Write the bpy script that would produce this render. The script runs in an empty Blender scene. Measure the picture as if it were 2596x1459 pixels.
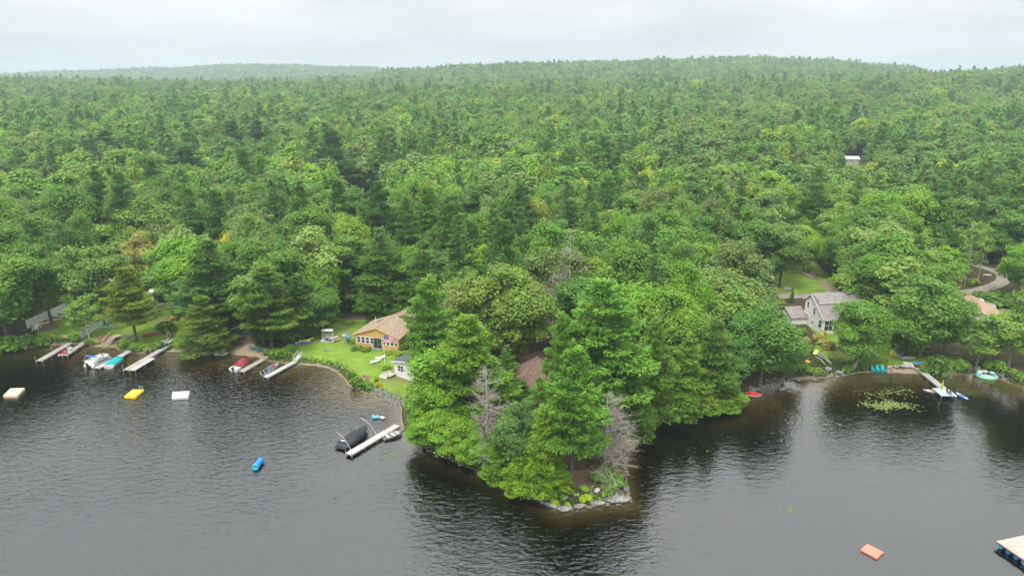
import bpy, bmesh, math, random
import numpy as np
from mathutils import Vector, Matrix
random.seed(7); RNG = np.random.default_rng(11)
SC = bpy.context.scene; COL = SC.collection
R = math.radians
# ------------------------------------------------------------------ camera
CAM_H, PITCH, FPX, CX, CY = 50.0, R(16.9), 24/36*2596, 1298.0, 729.5
cam = bpy.data.cameras.new('camera'); cam.lens = 24; cam.sensor_width = 36
cam.clip_start = .5; cam.clip_end = 12000
co = bpy.data.objects.new('camera', cam); COL.objects.link(co)
co.location = (0, 0, CAM_H); co.rotation_euler = (R(90)-PITCH, 0, 0); SC.camera = co
# ------------------------------------------------------------------ sky: bright overcast
SUN_EL, SUN_AZ = R(58), R(205)      # azimuth measured from +Y clockwise
W = bpy.data.worlds.new('World'); SC.world = W; W.use_nodes = True
nt = W.node_tree; nt.nodes.clear(); N = nt.nodes.new; LK = nt.links.new
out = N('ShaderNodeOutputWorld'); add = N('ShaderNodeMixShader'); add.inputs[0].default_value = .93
b1 = N('ShaderNodeBackground'); b2 = N('ShaderNodeBackground')
sky = N('ShaderNodeTexSky'); sky.sky_type = 'NISHITA'; sky.sun_disc = False
sky.sun_elevation = SUN_EL; sky.sun_rotation = SUN_AZ; sky.air_density = 1; sky.dust_density = 3
b1.inputs[1].default_value = .05; LK(sky.outputs[0], b1.inputs[0])
tc = N('ShaderNodeTexCoord'); sep = N('ShaderNodeSeparateXYZ'); LK(tc.outputs['Generated'], sep.inputs[0])
# cloud deck: rays mapped to a flat layer so that the clouds flatten towards the horizon
zz = N('ShaderNodeMath'); zz.operation = 'MAXIMUM'; zz.inputs[1].default_value = .0; LK(sep.outputs[2], zz.inputs[0])
za = N('ShaderNodeMath'); za.operation = 'ADD'; za.inputs[1].default_value = .12; LK(zz.outputs[0], za.inputs[0])
dv = N('ShaderNodeVectorMath'); dv.operation = 'DIVIDE'; LK(tc.outputs['Generated'], dv.inputs[0])
cb = N('ShaderNodeCombineXYZ'); [LK(za.outputs[0], cb.inputs[i]) for i in range(3)]; LK(cb.outputs[0], dv.inputs[1])
ns = N('ShaderNodeTexNoise'); ns.inputs['Scale'].default_value = .55; ns.inputs['Detail'].default_value = 5; ns.inputs['Roughness'].default_value = .5
LK(dv.outputs[0], ns.inputs['Vector'])
cr = N('ShaderNodeValToRGB'); cr.color_ramp.elements[0].position = .32; cr.color_ramp.elements[0].color = (.63, .67, .68, 1)
cr.color_ramp.elements[1].position = .66; cr.color_ramp.elements[1].color = (.86, .875, .875, 1); LK(ns.outputs[0], cr.inputs[0])
# overcast luminance law: brighter overhead than at the horizon
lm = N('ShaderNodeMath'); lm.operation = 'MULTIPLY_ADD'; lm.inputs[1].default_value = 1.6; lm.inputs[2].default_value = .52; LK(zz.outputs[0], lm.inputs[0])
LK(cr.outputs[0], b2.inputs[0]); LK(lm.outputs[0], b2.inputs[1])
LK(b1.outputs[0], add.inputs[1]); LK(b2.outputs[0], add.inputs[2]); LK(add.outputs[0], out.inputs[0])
sl = bpy.data.lights.new('sun', 'SUN'); sl.energy = 1.5; sl.angle = R(14); sl.color = (1, .96, .9)
so = bpy.data.objects.new('sun', sl); COL.objects.link(so)
sd = Vector((math.sin(SUN_AZ)*math.cos(SUN_EL), math.cos(SUN_AZ)*math.cos(SUN_EL), math.sin(SUN_EL)))
so.rotation_euler = sd.to_track_quat('Z', 'Y').to_euler(); so.location = sd*300
vs = SC.view_settings; vs.view_transform = 'Standard'; vs.look = 'None'; vs.gamma = 1; vs.use_curve_mapping = False; vs.exposure = 0.86
cy = SC.cycles; cy.max_bounces = 6; cy.diffuse_bounces = 3; cy.glossy_bounces = 2; cy.transmission_bounces = 3
cy.transparent_max_bounces = 8; cy.volume_bounces = 0; cy.caustics_reflective = False; cy.caustics_refractive = False
cy.use_denoising = True; cy.sample_clamp_indirect = 2.5; cy.sample_clamp_direct = 6

# ------------------------------------------------------------------ pixel <-> place
SP, CP = math.sin(PITCH), math.cos(PITCH)
def ray(px, py):
    u = (px-CX)/FPX; v = -(py-CY)/FPX
    return u, CP+v*SP, -SP+v*CP
def G(px, py, z=0.0):
    d = ray(px, py); t = (z-CAM_H)/d[2]
    return Vector((d[0]*t, d[1]*t, z))
def proj(x, y, z):
    dz = z-CAM_H; dep = y*CP-dz*SP; up = y*SP+dz*CP
    return CX+FPX*x/dep, CY-FPX*up/dep, dep
def zat(py, y):
    """height seen at picture row py at ground distance y"""
    d = ray(CX, py); return CAM_H+y*d[2]/d[1]
# ------------------------------------------------------------------ shore and terrain
SHORE_PX = [(-1500, 948), (-700, 918), (-300, 900), (0, 886), (60, 880), (119, 875), (166, 872), (204, 869), (238, 877), (298, 880), (307, 888), (367, 894),
 (425, 890), (503, 892), (534, 899), (578, 896), (619, 900), (654, 904), (671, 911), (697, 917), (756, 922), (795, 925), (828, 930), (858, 943), (878, 963),
 (893, 981), (928, 994), (969, 1010), (1019, 1029), (1016, 1052), (1022, 1085), (1050, 1120), (1100, 1150), (1180, 1182), (1250, 1210), (1291, 1235), (1340, 1259),
 (1369, 1269), (1395, 1285), (1434, 1293), (1493, 1283), (1532, 1277), (1597, 1273), (1590, 1240), (1588, 1190), (1602, 1120), (1660, 1065), (1760, 1035),
 (1850, 1005), (1905, 990), (1945, 975), (1982, 969), (2015, 960), (2067, 957), (2137, 951), (2167, 945), (2204, 942), (2250, 944), (2320, 945), (2356, 950),
 (2417, 948), (2478, 948), (2526, 957), (2569, 973), (2640, 990), (2800, 1000), (3300, 1010), (4200, 1020)]
SH = np.array([G(*p)[:2] for p in SHORE_PX])
POLY = np.vstack([[(-4500, SH[0, 1])], SH, [(4500, SH[-1, 1])], [(4500, 6000)], [(-4500, 6000)]])
def inside(X, Y, P):
    X = np.asarray(X, float); Y = np.asarray(Y, float); r = np.zeros(X.shape, bool)
    n = len(P)
    for i in range(n):
        x0, y0 = P[i]; x1, y1 = P[(i+1) % n]
        if y0 == y1: continue
        c = ((y0 > Y) != (y1 > Y)) & (X < (x1-x0)*(Y-y0)/(y1-y0)+x0); r ^= c
    return r
def segdist(X, Y, P, closed=False):
    d = np.full(np.shape(X), 1e9)
    for i in range(len(P)-(0 if closed else 1)):
        a = P[i]; b = P[(i+1) % len(P)]; ab = b-a; L2 = ab@ab
        t = np.clip(((X-a[0])*ab[0]+(Y-a[1])*ab[1])/L2, 0, 1)
        d = np.minimum(d, (X-a[0]-t*ab[0])**2+(Y-a[1]-t*ab[1])**2)
    return np.sqrt(d)
SHL = np.vstack([[(-4500, SH[0, 1])], SH, [(4500, SH[-1, 1])]])
def sdist(X, Y):
    d = segdist(X, Y, SHL); return np.where(inside(X, Y, POLY), d, -d)
def sst(x): x = np.clip(x, 0, 1); return x*x*(3-2*x)
_ph = RNG.uniform(0, 6.28, (24,)); _dr = RNG.uniform(0, 6.28, (24,))
def lump(X, Y, wl, k):
    s = 0
    for j in range(4):
        a = _dr[(k*4+j) % 24]; s = s+np.sin((X*math.cos(a)+Y*math.sin(a))*6.28/(wl*(.7+.22*j))+_ph[(k*5+j) % 24])
    return s/4
# elevation table of the wooded hills: columns are bearings, rows distances
T_PX = np.array([-1200, 0, 150, 400, 640, 900, 1040, 1200, 1500, 1875, 2050, 2310, 2370, 2450, 2600, 3800])
T_Y = np.array([150, 250, 350, 500, 700, 1000, 1500, 2000, 2600, 3300, 4600])
T_Z = np.array([
 [0]*16, [2]*16, [8]*16, [14]*16,
 [24, 24, 22, 20, 20, 20, 21, 22, 24, 26, 27, 30, 32, 33, 36, 36],
 [34, 35, 31, 28, 28, 27, 27, 29, 31, 33, 35, 36, 36, 40, 47, 50],
 [30, 24, 22, 22, 24, 36, 54, 61, 67, 76, 73, 58, 42, 36, 34, 34],
 [36, 30, 30, 32, 34, 40, 44, 50, 55, 60, 56, 44, 34, 32, 30, 30],
 [50, 52, 62, 74, 86, 78, 64, 60, 50, 50, 44, 36, 30, 30, 30, 30],
 [40]*16, [20]*16], float)
def hills(X, Y):
    X = np.asarray(X, float); Y = np.asarray(Y, float)
    px = CX+FPX*X/np.maximum(Y, 60)/CP
    def wt(v, g):
        i = np.clip(np.searchsorted(g, v)-1, 0, len(g)-2); return i, sst((v-g[i])/(g[i+1]-g[i]))
    i, s = wt(np.clip(px, T_PX[0], T_PX[-1]), T_PX); j, t = wt(np.clip(Y, T_Y[0], T_Y[-1]), T_Y)
    t = .5*t+.5*np.clip((Y-T_Y[j])/(T_Y[j+1]-T_Y[j]), 0, 1)
    z = (T_Z[j, i]*(1-s)+T_Z[j, i+1]*s)*(1-t)+(T_Z[j+1, i]*(1-s)+T_Z[j+1, i+1]*s)*t
    w = sst((Y-220)/400)
    return z+w*(3.5*lump(X, Y, 260, 0)+2*lump(X, Y, 110, 1))
def gz(X, Y):
    d = sdist(X, Y)
    land = .12+.5*sst(d/2.5)+.035*np.clip(d, 0, 60)+hills(X, Y)+.12*lump(X, Y, 9, 2)*sst(d/4)+.03*lump(X, Y, 3, 3)
    pt = np.exp(-((X-2)/26)**4)*sst((104-Y)/14)          # the rocky point drops off steeply
    bed = (-.085*(-d)-.011*(-d)**1.4)*(1+4.5*pt)+.08*lump(X, Y, 6, 2)*sst(-d/4)
    return np.where(d > 0, land*sst((d+.3)/1.2), np.maximum(bed, -5))
def gz1(x, y): return float(gz(np.array([x]), np.array([y]))[0])
def L(px, py, dz=0.0):
    """the place on the ground seen at a pixel (nearest hit)"""
    d = ray(px, py); n = 500
    t = np.geomspace(45, 3500, n); x = d[0]*t; y = d[1]*t; z = CAM_H+d[2]*t-dz
    below = np.nonzero(z < np.maximum(gz(x, y), 0))[0]
    if not len(below): return Vector((x[-1], y[-1], gz1(x[-1], y[-1])))
    a, b = t[max(below[0]-1, 0)], t[below[0]]
    for _ in range(3):
        tt = np.linspace(a, b, 12); zz_ = CAM_H+d[2]*tt-dz; bl = np.nonzero(zz_ < np.maximum(gz(d[0]*tt, d[1]*tt), 0))[0]
        k = bl[0] if len(bl) else 11; a, b = tt[max(k-1, 0)], tt[k]
    return Vector((d[0]*b, d[1]*b, max(gz1(d[0]*b, d[1]*b), 0)))
def Lp(pts): return np.array([L(*p)[:2] for p in pts])
# ------------------------------------------------------------------ materials
MATS = {}
def base_mat(name):
    m = bpy.data.materials.new(name); m.use_nodes = True; t = m.node_tree
    return m, t, t.nodes['Principled BSDF'], t.nodes.new, t.links.new
def mat(name, c, rough=.6, var=.18, scale=6.0, bump=0.0, spec=.4, metal=0, stripe=None, coord='Object', alpha=None):
    """painted or natural surface: base colour broken by noise, optional board lines"""
    if name in MATS: return MATS[name]
    m, t, p, n, l = base_mat(name)
    tcn = n('ShaderNodeTexCoord'); no = n('ShaderNodeTexNoise'); no.inputs['Scale'].default_value = scale; no.inputs['Detail'].default_value = 6
    l(tcn.outputs[coord], no.inputs['Vector'])
    r = n('ShaderNodeValToRGB'); r.color_ramp.elements[0].position = .3; r.color_ramp.elements[1].position = .72
    r.color_ramp.elements[0].color = [x*(1-var) for x in c]+[1]; r.color_ramp.elements[1].color = [min(x*(1+var), .95) for x in c]+[1]
    l(no.outputs[0], r.inputs[0]); col = r.outputs[0]; h = no.outputs[0]
    if stripe:
        ax, per, dark = stripe
        sx = n('ShaderNodeSeparateXYZ'); l(tcn.outputs['Object'], sx.inputs[0])
        m1 = n('ShaderNodeMath'); m1.operation = 'MULTIPLY'; m1.inputs[1].default_value = 1/per; l(sx.outputs[ax], m1.inputs[0])
        m2 = n('ShaderNodeMath'); m2.operation = 'FRACT'; l(m1.outputs[0], m2.inputs[0])
        m3 = n('ShaderNodeMath'); m3.operation = 'LESS_THAN'; m3.inputs[1].default_value = .14; l(m2.outputs[0], m3.inputs[0])
        mx = n('ShaderNodeMix'); mx.data_type = 'RGBA'; l(m3.outputs[0], mx.inputs[0]); l(col, mx.inputs[6]); mx.inputs[7].default_value = [x*dark for x in c]+[1]; col = mx.outputs[2]
    l(col, p.inputs['Base Color']); p.inputs['Roughness'].default_value = rough; p.inputs['Specular IOR Level'].default_value = spec; p.inputs['Metallic'].default_value = metal
    if bump:
        bp = n('ShaderNodeBump'); bp.inputs['Strength'].default_value = bump; bp.inputs['Distance'].default_value = .1; l(h, bp.inputs['Height']); l(bp.outputs[0], p.inputs['Normal'])
    MATS[name] = m; return m
def leaf_mat(name, trans=.3, autumn=0.0):
    m, t, p, n, l = base_mat(name)
    at = n('ShaderNodeAttribute'); at.attribute_type = 'INSTANCER'; at.attribute_name = 'tint'
    ge = n('ShaderNodeNewGeometry'); hs = n('ShaderNodeHueSaturation')
    mr = n('ShaderNodeMapRange'); mr.inputs[3].default_value = .85; mr.inputs[4].default_value = 1.16; l(ge.outputs['Random Per Island'], mr.inputs[0])
    tcn = n('ShaderNodeTexCoord'); no = n('ShaderNodeTexNoise'); no.inputs['Scale'].default_value = .32; no.inputs['Detail'].default_value = 2; l(tcn.outputs['Object'], no.inputs['Vector'])
    mh = n('ShaderNodeMapRange'); mh.inputs[1].default_value = .3; mh.inputs[2].default_value = .7; mh.inputs[3].default_value = .485; mh.inputs[4].default_value = .513; l(no.outputs[0], mh.inputs[0])
    no2 = n('ShaderNodeTexNoise'); no2.inputs['Scale'].default_value = .55; no2.inputs['Detail'].default_value = 3; l(tcn.outputs['Object'], no2.inputs['Vector'])
    mv = n('ShaderNodeMapRange'); mv.inputs[1].default_value = .3; mv.inputs[2].default_value = .7; mv.inputs[3].default_value = .78; mv.inputs[4].default_value = 1.22; l(no2.outputs[0], mv.inputs[0])
    mm = n('ShaderNodeMath'); mm.operation = 'MULTIPLY'; l(mr.outputs[0], mm.inputs[0]); l(mv.outputs[0], mm.inputs[1])
    l(mm.outputs[0], hs.inputs['Value']); l(mh.outputs[0], hs.inputs['Hue']); l(at.outputs['Color'], hs.inputs['Color'])
    l(hs.outputs[0], p.inputs['Base Color']); p.inputs['Roughness'].default_value = .55; p.inputs['Specular IOR Level'].default_value = .22
    tr = n('ShaderNodeBsdfTranslucent'); ms = n('ShaderNodeMixShader'); ms.inputs[0].default_value = trans
    hs2 = n('ShaderNodeHueSaturation'); hs2.inputs['Hue'].default_value = .485; hs2.inputs['Value'].default_value = 1.25; l(hs.outputs[0], hs2.inputs['Color']); l(hs2.outputs[0], tr.inputs[0])
    l(p.outputs[0], ms.inputs[1]); l(tr.outputs[0], ms.inputs[2]); l(ms.outputs[0], t.nodes['Material Output'].inputs[0])
    MATS[name] = m; return m
LEAF = leaf_mat('broad_leaves'); NEEDLE = leaf_mat('needles', .2)
BARK = mat('bark', (.12, .095, .075), .9, .4, 5, .6); BIRCH = mat('birch_bark', (.52, .5, .46), .8, .45, 9, .3); DEADWOOD = mat('dead_wood', (.36, .32, .275), .9, .3, 4)
PALEBARK = mat('pale_bark', (.23, .2, .17), .9, .35, 5, .6)
GLASS = mat('window_glass', (.03, .04, .045), .06, .5, 1.5, 0, .9)
WHITE = mat('white_paint', (.76, .76, .74), .5, .06, 3); DARK = mat('dark_plastic', (.02, .02, .022), .5, .3, 8); BLACKM = mat('black_canvas', (.022, .024, .028), .7, .35, 3, .2)
ALU = mat('aluminium', (.5, .52, .53), .35, .12, 5, 0, .5, .6); STEEL = mat('galvanised_pipe', (.42, .44, .44), .45, .15, 8, 0, .5, .4)
WOODG = mat('weathered_wood', (.43, .39, .335), .85, .22, 3, .2, .2); WOODB = mat('brown_wood', (.26, .16, .09), .85, .3, 4)
STONE = mat('granite', (.225, .215, .2), .9, .5, 2.2, .9, .2); STONEP = mat('pink_granite', (.42, .33, .27), .9, .35, 2.5, .6, .2)
# ------------------------------------------------------------------ mesh helpers
class MB:
    def __init__(s): s.v = []; s.f = []
    def add(s, vs, fs):
        o = len(s.v); s.v += [tuple(v) for v in vs]; s.f += [tuple(i+o for i in f) for f in fs]; return s
    def box(s, c, d, rz=0, tilt=None):
        M = Matrix.Rotation(rz, 3, 'Z')
        if tilt: M = M @ Matrix.Rotation(tilt[1], 3, tilt[0])
        vs = [Vector(c)+M @ Vector((x*d[0]/2, y*d[1]/2, z*d[2]/2)) for z in (-1, 1) for y in (-1, 1) for x in (-1, 1)]
        return s.add(vs, [(0, 2, 3, 1), (4, 5, 7, 6), (0, 1, 5, 4), (2, 6, 7, 3), (0, 4, 6, 2), (1, 3, 7, 5)])
    def tube(s, p, q, r0, r1=None, n=6, cap=True):
        p = Vector(p); q = Vector(q); r1 = r0 if r1 is None else r1; a = (q-p).normalized()
        u = a.orthogonal().normalized(); w = a.cross(u); vs = []
        for c, r in ((p, r0), (q, r1)):
            vs += [c+(u*math.cos(6.2832*i/n)+w*math.sin(6.2832*i/n))*r for i in range(n)]
        fs = [(i, (i+1) % n, n+(i+1) % n, n+i) for i in range(n)]
        if cap: fs += [tuple(range(n-1, -1, -1)), tuple(range(n, 2*n))]
        return s.add(vs, fs)
    def path(s, pts, r, n=6):
        for i in range(len(pts)-1): s.tube(pts[i], pts[i+1], r if not isinstance(r, (list, tuple)) else r[i], None if not isinstance(r, (list, tuple)) else r[i+1], n)
        return s
    def prism(s, pts, z0, z1):
        """polygon footprint pts (x,y), counter-clockwise, from z0 to z1"""
        n = len(pts); vs = [(x, y, z0) for x, y in pts]+[(x, y, z1) for x, y in pts]
        return s.add(vs, [tuple(range(n-1, -1, -1)), tuple(range(n, 2*n))]+[(i, (i+1) % n, n+(i+1) % n, n+i) for i in range(n)])
    def slab(s, quad, t):
        """thick sheet over a 3D polygon, thickness t downwards"""
        n = len(quad); q = [Vector(a) for a in quad]; vs = q+[a-Vector((0, 0, t)) for a in q]
        return s.add(vs, [tuple(range(n)), tuple(range(2*n-1, n-1, -1))]+[((i+1) % n, i, n+i, n+(i+1) % n) for i in range(n)])
    def loft(s, secs, close=True, capends=True):
        n = len(secs[0]); vs = [v for c in secs for v in c]; fs = []
        for k in range(len(secs)-1):
            for i in range(n if close else n-1):
                j = (i+1) % n; fs.append((k*n+i, k*n+j, (k+1)*n+j, (k+1)*n+i))
        if capends: fs += [tuple(range(n-1, -1, -1)), tuple((len(secs)-1)*n+i for i in range(n))]
        return s.add(vs, fs)
    def mesh(s, name, m, smooth=False):
        me = bpy.data.meshes.new(name); me.from_pydata(s.v, [], s.f); me.validate(); me.update()
        if m: me.materials.append(m)
        if smooth: me.shade_smooth()
        return me
def link(name, me, parent=None):
    o = bpy.data.objects.new(name, me); COL.objects.link(o)
    if parent is not None: o.parent = parent
    return o
def part(name, mb, m, parent=None, smooth=False, bev=0, label=None):
    me = mb.mesh(name, m, smooth); o = link(name, me, parent)
    if bev:
        b = o.modifiers.new('bevel', 'BEVEL'); b.width = bev; b.segments = 2; b.limit_method = 'ANGLE'
    if label: o['label'] = label
    return o
def tag(o, label, cat, group=None, kind=None):
    o['label'] = label; o['category'] = cat
    if group: o['group'] = group
    if kind: o['kind'] = kind
    return o
def thing(name, label, cat, loc=(0, 0, 0), rz=0, group=None):
    o = bpy.data.objects.new(name, None); COL.objects.link(o); o.location = loc; o.rotation_euler = (0, 0, rz)
    o.empty_display_size = .3
    return tag(o, label, cat, group)
def solo(name, mb, m, label, cat, loc=(0, 0, 0), rz=0, group=None, smooth=False, bev=0):
    o = part(name, mb, m, None, smooth, bev); o.location = loc; o.rotation_euler = (0, 0, rz); return tag(o, label, cat, group)
def structure(o): o['kind'] = 'structure'; return o
def copy_tree(o, parent=None):
    c = o.copy(); COL.objects.link(c); c.parent = parent
    for ch in o.children: copy_tree(ch, c)
    return c
def ang(p, q): return math.atan2(q[1]-p[1], q[0]-p[0])
#@@TERRAIN
# ------------------------------------------------------------------ ground sheet (lake bed included)
LAWN = [Lp(p) for p in (
 [(90, 868), (160, 868), (200, 866), (300, 876), (330, 880), (440, 874), (510, 886), (500, 850), (462, 800), (470, 765), (430, 735), (380, 735), (300, 768), (180, 790), (95, 828)],
 [(690, 912), (760, 920), (830, 927), (862, 942), (885, 962), (925, 985), (1020, 1024), (1050, 935), (1070, 860), (1020, 795), (880, 780), (835, 800), (812, 845), (770, 868), (720, 890)],
 [(2040, 815), (2075, 850), (2060, 905), (2110, 925), (2170, 930), (2330, 922), (2345, 880), (2290, 830), (2180, 820), (2090, 815)],
 [(1930, 745), (1960, 715), (1990, 650), (2060, 655), (2105, 705), (2135, 748)],
 [(2470, 790), (2500, 770), (2640, 800), (2700, 900), (2640, 930), (2596, 900), (2540, 840)],
 [(2330, 945), (2440, 945), (2440, 900), (2340, 905)])]
SAND = [Lp(p) for p in (
 [(120, 876), (195, 871), (205, 866), (128, 869)], [(232, 880), (300, 883), (302, 874), (236, 872)], [(420, 893), (505, 895), (503, 884), (430, 882)],
 [(560, 902), (665, 912), (690, 905), (680, 885), (640, 872), (590, 880)], [(750, 926), (800, 928), (845, 940), (858, 936), (830, 924), (760, 915)],
 [(2170, 948), (2330, 949), (2330, 936), (2200, 934)], [(1985, 972), (2060, 962), (2055, 955), (2000, 958)],
 [(2065, 700), (2085, 706), (2080, 722), (2110, 755), (2150, 758), (2120, 730), (2078, 700)])]
DIRT = [Lp(p) for p in (
 [(560, 895), (640, 880), (680, 830), (640, 815), (575, 860)], [(850, 800), (1000, 785), (1010, 800), (880, 812)], [(1300, 945), (1330, 900), (1420, 880), (1420, 930), (1400, 1040), (1320, 1040)],
 [(1400, 1280), (1500, 1275), (1590, 1265), (1580, 1190), (1440, 1190), (1400, 1240)], [(2022, 690), (2050, 680), (2085, 700), (2072, 712)], [(300, 874), (250, 868), (240, 852), (300, 850)],
 [(918, 952), (930, 962), (940, 955), (928, 946)], [(95, 842), (98, 828), (140, 816), (150, 830)], [(2370, 700), (2440, 690), (2470, 720), (2400, 738)])]
ROADC = Lp([(1870, 753), (1955, 751), (2060, 750), (2160, 755), (2260, 757), (2340, 752), (2420, 743), (2490, 733), (2530, 719), (2545, 703), (2530, 690), (2500, 680)])
ROADC = np.vstack([ROADC, ROADC[-1]+np.array([[-6, 14], [-20, 30], [-45, 55]])])
def region(X, Y, polys, soft=1.6):
    m = np.zeros(X.shape)
    for P in polys:
        x0, y0 = P.min(0)-4; x1, y1 = P.max(0)+4
        k = (X > x0) & (X < x1) & (Y > y0) & (Y < y1)
        if not k.any(): continue
        d = segdist(X[k], Y[k], P, True); d = np.where(inside(X[k], Y[k], P), d, -d)
        m[k] = np.maximum(m[k], sst((d+soft*.5+.5*lump(X[k], Y[k], 4, 4))/soft))
    return m
def axis(a, b, step, lim_lo, lim_hi, g):
    v = list(np.arange(a, b, step)); s = step
    while v[-1] < lim_hi: s *= g; v.append(v[-1]+s)
    s = step
    while v[0] > lim_lo: s *= g; v.insert(0, v[0]-s)
    return np.array(v)
gx = axis(-105, 112, .8, -3600, 3600, 1.075); gy = axis(62, 185, .8, -250, 4400, 1.045)
GX, GY = np.meshgrid(gx, gy); GZ = gz(GX, GY)
nx, ny = len(gx), len(gy)
me = bpy.data.meshes.new('ground'); V = np.stack([GX, GY, GZ], -1).reshape(-1, 3)
idx = np.arange(nx*ny).reshape(ny, nx); Q = np.stack([idx[:-1, :-1], idx[:-1, 1:], idx[1:, 1:], idx[1:, :-1]], -1).reshape(-1, 4)
def np_mesh(me, V, Q):
    me.vertices.add(len(V)); me.vertices.foreach_set('co', V.astype(np.float32).ravel()); k = Q.shape[1]
    me.loops.add(Q.size); me.loops.foreach_set('vertex_index', Q.astype(np.int32).ravel())
    me.polygons.add(len(Q)); me.polygons.foreach_set('loop_start', np.arange(0, Q.size, k, dtype=np.int32)); me.polygons.foreach_set('loop_total', np.full(len(Q), k, np.int32))
    me.update(calc_edges=True)
np_mesh(me, V, Q); me.shade_smooth()
rgb = np.ones((nx*ny, 4), np.float32)
near = (np.abs(GX) < 150) & (GY > 60) & (GY < 260)
for c, polys in enumerate((LAWN, SAND, DIRT)):
    m = np.zeros(GX.shape); m[near] = region(GX[near], GY[near], polys); rgb[:, c] = m.ravel()
ca = me.attributes.new('cover', 'FLOAT_COLOR', 'POINT'); ca.data.foreach_set('color', rgb.ravel())
gm, t, p, n, l = base_mat('ground')
def noise(sc, det=5, rough=.55, vec=None):
    q = n('ShaderNodeTexNoise'); q.inputs['Scale'].default_value = sc; q.inputs['Detail'].default_value = det; q.inputs['Roughness'].default_value = rough; l(vec or geo.outputs['Position'], q.inputs['Vector']); return q
def ramp(src, stops):
    q = n('ShaderNodeValToRGB'); e = q.color_ramp.elements
    while len(e) < len(stops): e.new(.5)
    for a, (po, c) in zip(e, stops): a.position = po; a.color = tuple(c)+(1,) if len(c) == 3 else c
    l(src, q.inputs[0]); return q.outputs[0]
def mixc(f, a, b):
    q = n('ShaderNodeMix'); q.data_type = 'RGBA'; l(f, q.inputs[0]); l(a, q.inputs[6]); l(b, q.inputs[7]); return q.outputs[2]
geo = n('ShaderNodeNewGeometry'); at = n('ShaderNodeVertexColor'); at.layer_name = 'cover'
sc_ = n('ShaderNodeSeparateColor'); l(at.outputs[0], sc_.inputs[0])
fine = noise(3.5, 8, .7); mid = noise(.35, 4); big = noise(.09, 3)
floor_c = ramp(mid.outputs[0], [(.3, (.05, .036, .022)), (.5, (.075, .055, .03)), (.62, (.05, .07, .02)), (.75, (.09, .1, .035))])
lawn_c = ramp(mid.outputs[0], [(.28, (.125, .19, .026)), (.5, (.16, .265, .028)), (.68, (.215, .29, .048)), (.8, (.28, .265, .1))])
dry_c = ramp(fine.outputs[0], [(.3, (.15, .14, .055)), (.7, (.2, .17, .09))])
sand_c = ramp(fine.outputs[0], [(.3, (.25, .19, .125)), (.7, (.36, .28, .19))])
dirt_c = ramp(fine.outputs[0], [(.25, (.10, .062, .042)), (.5, (.17, .115, .08)), (.8, (.25, .18, .13))])
def wob(out_, amt=.55):
    a = n('ShaderNodeMath'); a.operation = 'MULTIPLY_ADD'; a.inputs[1].default_value = amt; a.inputs[2].default_value = -amt*.5; l(fine.outputs[0], a.inputs[0])
    b = n('ShaderNodeMath'); b.operation = 'ADD'; l(a.outputs[0], b.inputs[0]); l(out_, b.inputs[1])
    return ramp(b.outputs[0], [(.38, (0, 0, 0)), (.62, (1, 1, 1))])
bare = n('ShaderNodeMath'); bare.operation = 'MULTIPLY'; l(ramp(big.outputs[0], [(.52, (0, 0, 0)), (.66, (.7, .7, .7))]), bare.inputs[0]); l(sc_.outputs[0], bare.inputs[1])
c_ = mixc(wob(sc_.outputs[0]), floor_c, lawn_c); c_ = mixc(bare.outputs[0], c_, dry_c); c_ = mixc(wob(sc_.outputs[2]), c_, dirt_c); c_ = mixc(wob(sc_.outputs[1]), c_, sand_c)
# lake bed: sand in the shallows, silt farther out
sx = n('ShaderNodeSeparateXYZ'); l(geo.outputs['Position'], sx.inputs[0])
ad = n('ShaderNodeMath'); ad.operation = 'MULTIPLY_ADD'; ad.inputs[1].default_value = .9; l(mid.outputs[0], ad.inputs[0]); l(sx.outputs[2], ad.inputs[2])
bed = n('ShaderNodeMapRange'); bed.inputs[1].default_value = -.9; bed.inputs[2].default_value = .2; l(ad.outputs[0], bed.inputs[0])
bed_c = ramp(bed.outputs[0], [(.0, (.06, .05, .022)), (.5, (.19, .15, .055)), (.9, (.3, .24, .12))])
uw = n('ShaderNodeMath'); uw.operation = 'LESS_THAN'; uw.inputs[1].default_value = .03; l(sx.outputs[2], uw.inputs[0])
c_ = mixc(uw.outputs[0], c_, bed_c); l(c_, p.inputs['Base Color']); p.inputs['Roughness'].default_value = .95; p.inputs['Specular IOR Level'].default_value = .1
bp = n('ShaderNodeBump'); bp.inputs['Strength'].default_value = .6; bp.inputs['Distance'].default_value = .15; l(fine.outputs[0], bp.inputs['Height']); l(bp.outputs[0], p.inputs['Normal'])
me.materials.append(gm); structure(link('ground', me))
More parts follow.
